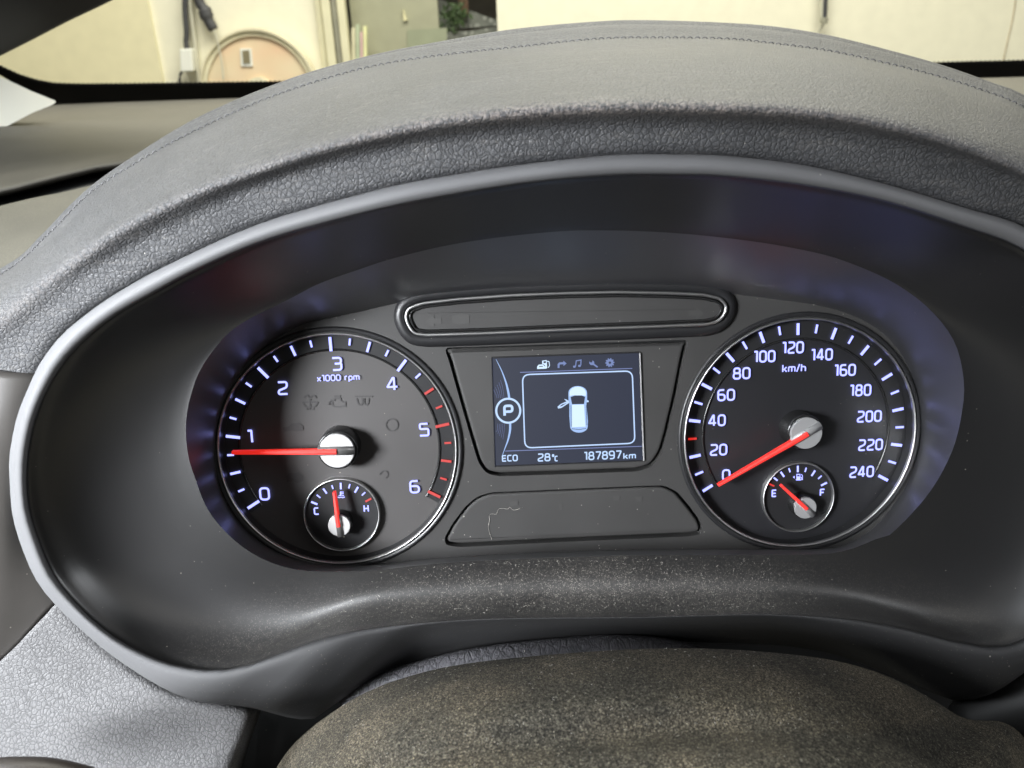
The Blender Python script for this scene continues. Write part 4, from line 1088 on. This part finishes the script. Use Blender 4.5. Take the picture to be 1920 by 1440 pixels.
# pillar: dark edge top left and pale trim
pl = empty('windscreen_pillar', G(-250, 60, sgn*.03), 'dark windscreen pillar with pale triangular trim in the upper left corner', 'pillar')
V, Fc = [], []
po1 = [(-500, -10), (-120, 165), (-20, 122), (0, 112), (60, 82), (130, 46), (190, 18), (235, -4), (330, -60), (560, -200), (100, -260), (-400, -160)]
na = len(po1)
V = [G(x, y, sgn*.060) for x, y in po1]; V += [v-WN*sgn*.03 for v in V]
Fc = [tuple(range(na)), tuple(range(na, 2*na))]+[(i, (i+1) % na, na+(i+1) % na, na+i) for i in range(na)]
build('dark_edge', V, Fc, m_pillar, pl, bevel=.006)
tri = rounded([Vector(p) for p in [(-400, 20), (-150, 70), (0, 143), (60, 171), (92, 184), (107, 190), (100, 196), (60, 212), (0, 244), (-150, 330), (-400, 440)]], 6, True, 3)
na = len(tri)
def T(p, d): return Q(p.x, p.y, d)
V = [T(p, .80) for p in tri]; V += [v+f_*.02-X_*.05 for v in V]
Fc = [tuple(range(na)), tuple(range(na, 2*na))]+[(i, (i+1) % na, na+(i+1) % na, na+i) for i in range(na)]
build('pale_trim', V, Fc, m_trim, pl, bevel=.004)

# ================================================================== OUTSIDE
YW = 2.7
def Wp2(px, py, off=0.0):                     # point on the far wall, off metres in front of it
    return onplane(px, py, Vector((0, YW-off, 0)), Vector((0, -1, 0)))
def wallbox(name, px_poly, o0, o1, mat, parent=None, bevel=0.0):
    n = len(px_poly)
    V = [Wp2(x, y, o1) for x, y in px_poly]; 
    V2 = [Vector((v.x, YW-o0, v.z)) for v in V]
    Fc = [tuple(range(n)), tuple(range(n, 2*n))]+[(i, (i+1) % n, n+(i+1) % n, n+i) for i in range(n)]
    return build(name, V+V2, Fc, mat, parent, bevel=bevel)
def box(name, x0, x1, y0, y1, z0, z1, mat, parent=None, bevel=0.0):
    V = [(x, y, z) for x in (x0, x1) for y in (y0, y1) for z in (z0, z1)]
    Fc = [(0, 1, 3, 2), (4, 5, 7, 6), (0, 1, 5, 4), (2, 3, 7, 6), (0, 2, 6, 4), (1, 3, 7, 5)]
    return build(name, [Vector(v) for v in V], Fc, mat, parent, bevel=bevel)
gx = lambda px, py=80: Wp2(px, py).x
xd0, xd1 = gx(642), gx(932, 30)
fl = build('ground', [Vector((-30, -30, 0)), Vector((30, -30, 0)), Vector((30, 30, 0)), Vector((-30, 30, 0))], [(0, 1, 2, 3)], m_floor); fl['kind'] = 'structure'
wl_ = empty('house_wall', (0, YW, 0), 'cream painted wall with a doorway seen through the windscreen', 'wall')
box('left_wall', -4.0, xd0, YW, YW+.15, 0, 3.0, m_cream, wl_)
box('right_wall', xd1, 5.0, YW, YW+.15, 0, 3.0, m_cream, wl_)
xl = gx(294, 75)
wpnl = box('yellowed_panel', -3.9, xl, YW-.012, YW-.001, 0, 2.95, m_cream2)
tag(wpnl, 'yellowed flat board fixed to the wall at far left', 'wall board')
# joints on the right part
for pts in ([(1908, -30), (1900, 30), (1890, 75), (1878, 130), (1865, 200)],):
    V, Fc = torus_path(dense([Wp2(x, y, .001) for x, y in pts], 4), .0022, False, 6)
    build('wall_joint', V, Fc, m_joint, wl_)
# door frame
fr = empty('door_frame', (xd0, YW-.03, 0), 'cream door frame with a darker edge strip beside the round disc', 'door frame')
def post(name, pxa, pxb, o0, o1, mat, parent): return box(name, gx(pxa), gx(pxb), YW-o1, YW-o0, 0, 2.4, mat, parent, bevel=.003)
post('outer_moulding', 602, 612, .001, .02, m_frame, fr); post('middle_moulding', 614, 630, .001, .035, m_frame, fr)
post('dark_edge', 632, 642, .001, .03, m_frame2, fr); post('inner_moulding', 643, 657, .001, .04, m_frame, fr)
# inside the doorway
bd = empty('sliding_door', (gx(800), YW+.08, 0), 'grey green sliding door panel standing in the doorway', 'door')
box('door_panel', gx(657), gx(822), YW+.06, YW+.09, 0, 2.4, m_board, bd)
wallbox('green_patch', [(764, 56), (838, 52), (838, 140), (764, 140)], -.058, -.055, m_board2, bd)
pb = wallbox('paper_strip', [(756, 16), (761, 34), (764, 37), (757, 39)], -.058, -.05, plastic('cream_paper', (.75, .70, .42), .8)); tag(pb, 'small cream paper scrap stuck on the grey green door', 'paper')
bag = empty('paper_roll_bundle', Wp2(672, 120), 'bundle of coloured paper rolls standing beside the cream door frame', 'paper rolls')
for i, (x0, x1, yt, c) in enumerate(((659, 666, 52, (.62, .58, .40)), (667, 674, 46, (.45, .50, .34)), (675, 680, 60, (.62, .42, .40)), (681, 687, 49, (.75, .74, .40)))):
    wallbox('roll', [(x0, yt), (x1, yt-1), (x1+1, 170), (x0+1, 170)], .002, .02, plastic('roll_paper', c, .7), bag)
slab = wallbox('granite_counter', [(822, 60), (880, 58), (932, 50), (932, 110), (822, 120)], -.30, -.25, m_granite)
tag(slab, 'speckled grey granite slab seen through the doorway', 'stone slab')
slab2 = wallbox('sloping_granite_ledge', [(822, -2), (932, 38), (932, 48), (822, 56)], -.34, -.31, m_granite)
tag(slab2, 'grey granite face under a dark sloping edge at the doorway', 'stone ledge')
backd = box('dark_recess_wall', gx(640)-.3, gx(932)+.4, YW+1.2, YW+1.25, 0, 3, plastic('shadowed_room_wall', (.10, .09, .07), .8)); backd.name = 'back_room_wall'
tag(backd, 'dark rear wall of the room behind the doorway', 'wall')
pst = wallbox('wooden_post', [(858, -60), (876, -60), (878, 26), (860, 22)], -.30, -.28, m_wood); tag(pst, 'brown wooden post above the granite in the doorway', 'post')
V = []; Fc = []
for i in range(160):
    p = Wp2(random.gauss(850, 10), random.gauss(30, 12), -.245); s = random.uniform(.006, .016)
    d1 = Vector((random.uniform(-1, 1), random.uniform(-.4, .4), random.uniform(-1, 1))).normalized()*s; d2 = Vector((random.uniform(-1, 1), random.uniform(-.3, .3), random.uniform(-1, 1))).normalized()*s*.5
    o = len(V); V += [p-d1, p+d2, p+d1, p-d2]; Fc.append((o, o+1, o+2, o+3))
lf = build('leafy_plant', V, Fc, m_leaf, recalc=False); tag(lf, 'small green leafy plant in front of the granite in the doorway', 'plant')
# round disc
dc = Wp2(489, 172, .04); drad = (Wp2(489, 54, .04)-dc).length
dk = empty('round_disc', dc, 'large round orange stained disc with pale rim leaning on the wall', 'disc')
def wdisc(name, r0, r1, off0, off1, mat, parent, a=96, cx=dc.x, cz=dc.z):
    V = []; Fc = []
    for r, o in ((r0, off0), (r0, off1), (r1, off1), (r1, off0)):
        V += [Vector((cx+r*math.cos(2*math.pi*k/a), YW-o, cz+r*math.sin(2*math.pi*k/a))) for k in range(a)]
    for j in range(4):
        for k in range(a): Fc.append((j*a+k, j*a+(k+1) % a, ((j+1) % 4)*a+(k+1) % a, ((j+1) % 4)*a+k))
    return build(name, V, Fc, mat, parent)
m_rimd = plastic('pale_disc_rim', (.80, .75, .54), .6)
m_rimd2 = plastic('disc_rim_line', (.72, .66, .47), .6)
wdisc('rim', drad*.965, drad, .01, .06, m_rimd2, dk)
wdisc('inner_band', drad*.90, drad*.964, .01, .05, m_rimd, dk)
wdisc('rim_line', drad*.885, drad*.899, .01, .053, m_rimd2, dk)
wdisc('face', .001, drad*.884, .01, .045, m_disc, dk)
wdisc('hub', .001, drad*.24, .046, .056, m_rimd, dk, 48)
wallbox('slot_surround', [(450, 91), (471, 91), (474, 124), (452, 124)], .046, .050, m_box, dk)
wallbox('slot', [(454, 95), (467, 94), (469, 118), (456, 119)], .0505, .053, plastic('slot_shadow', (.22, .19, .11), .6), dk)
# cable, conduit, box, hanging tool
def tube(name, pts, rad, mat, parent=None, off=.02, n=8, taper=None):
    d = dense([Wp2(x, y, off) for x, y in pts], 5)
    V, Fc = torus_path(d, rad, False, n, taper=None if taper is None else [taper[min(int(i/5), len(taper)-1)] for i in range(len(d))])
    return build(name, V, Fc, mat, parent, smooth=True)
jb = empty('junction_box', Wp2(350, 135), 'white electrical box on the wall with a black cable running into it', 'electrical box')
wallbox('box', [(336, 92), (359, 91), (362, 134), (338, 135)], .001, .05, m_box, jb, bevel=.004)
tube('cable', [(347, -40), (347, 20), (350, 60), (349, 78), (351, 94)], .0085, m_dark, jb, .03)
tube('tail_cable', [(342, 134), (338, 140), (336, 158), (335, 180)], .004, m_dark, jb, .02)
cd = tube('conduit', [(354, -40), (357, 10), (364, 70), (371, 130), (374, 175)], .006, m_conduit); tag(cd, 'thin grey conduit running down the wall beside the white box', 'conduit')
tl = empty('hanging_tool', Wp2(390, 30, .03), 'dark tool with thick handle hanging from a thin cord on the wall', 'hanging tool')
tube('handle', [(366, -30), (374, 4), (383, 18), (390, 36), (401, 56)], .016, m_dark, tl, .03, 10, taper=[.9, .9, 1.25, .95, .8])
tube('cord', [(401, 56), (406, 72), (410, 88), (416, 120), (419, 150)], .0025, m_conduit, tl, .07)
hk = empty('wall_hook', Wp2(1545, 20), 'grey pipe end with a bracket on the wall above the hood', 'wall pipe')
tube('pipe', [(1549, -40), (1547, 0), (1546, 20), (1545, 36)], .0085, m_dark, hk, .03)
tube('pale_pipe', [(1543, -40), (1542, 0), (1541, 25), (1541, 36)], .006, m_conduit, hk, .028)
tube('bracket', [(1546, 33), (1545, 38), (1544, 44)], .012, m_frame2, hk, .03)
tube('wire', [(1544, 44), (1540, 52), (1532, 62), (1520, 80)], .003, m_conduit, hk, .02)
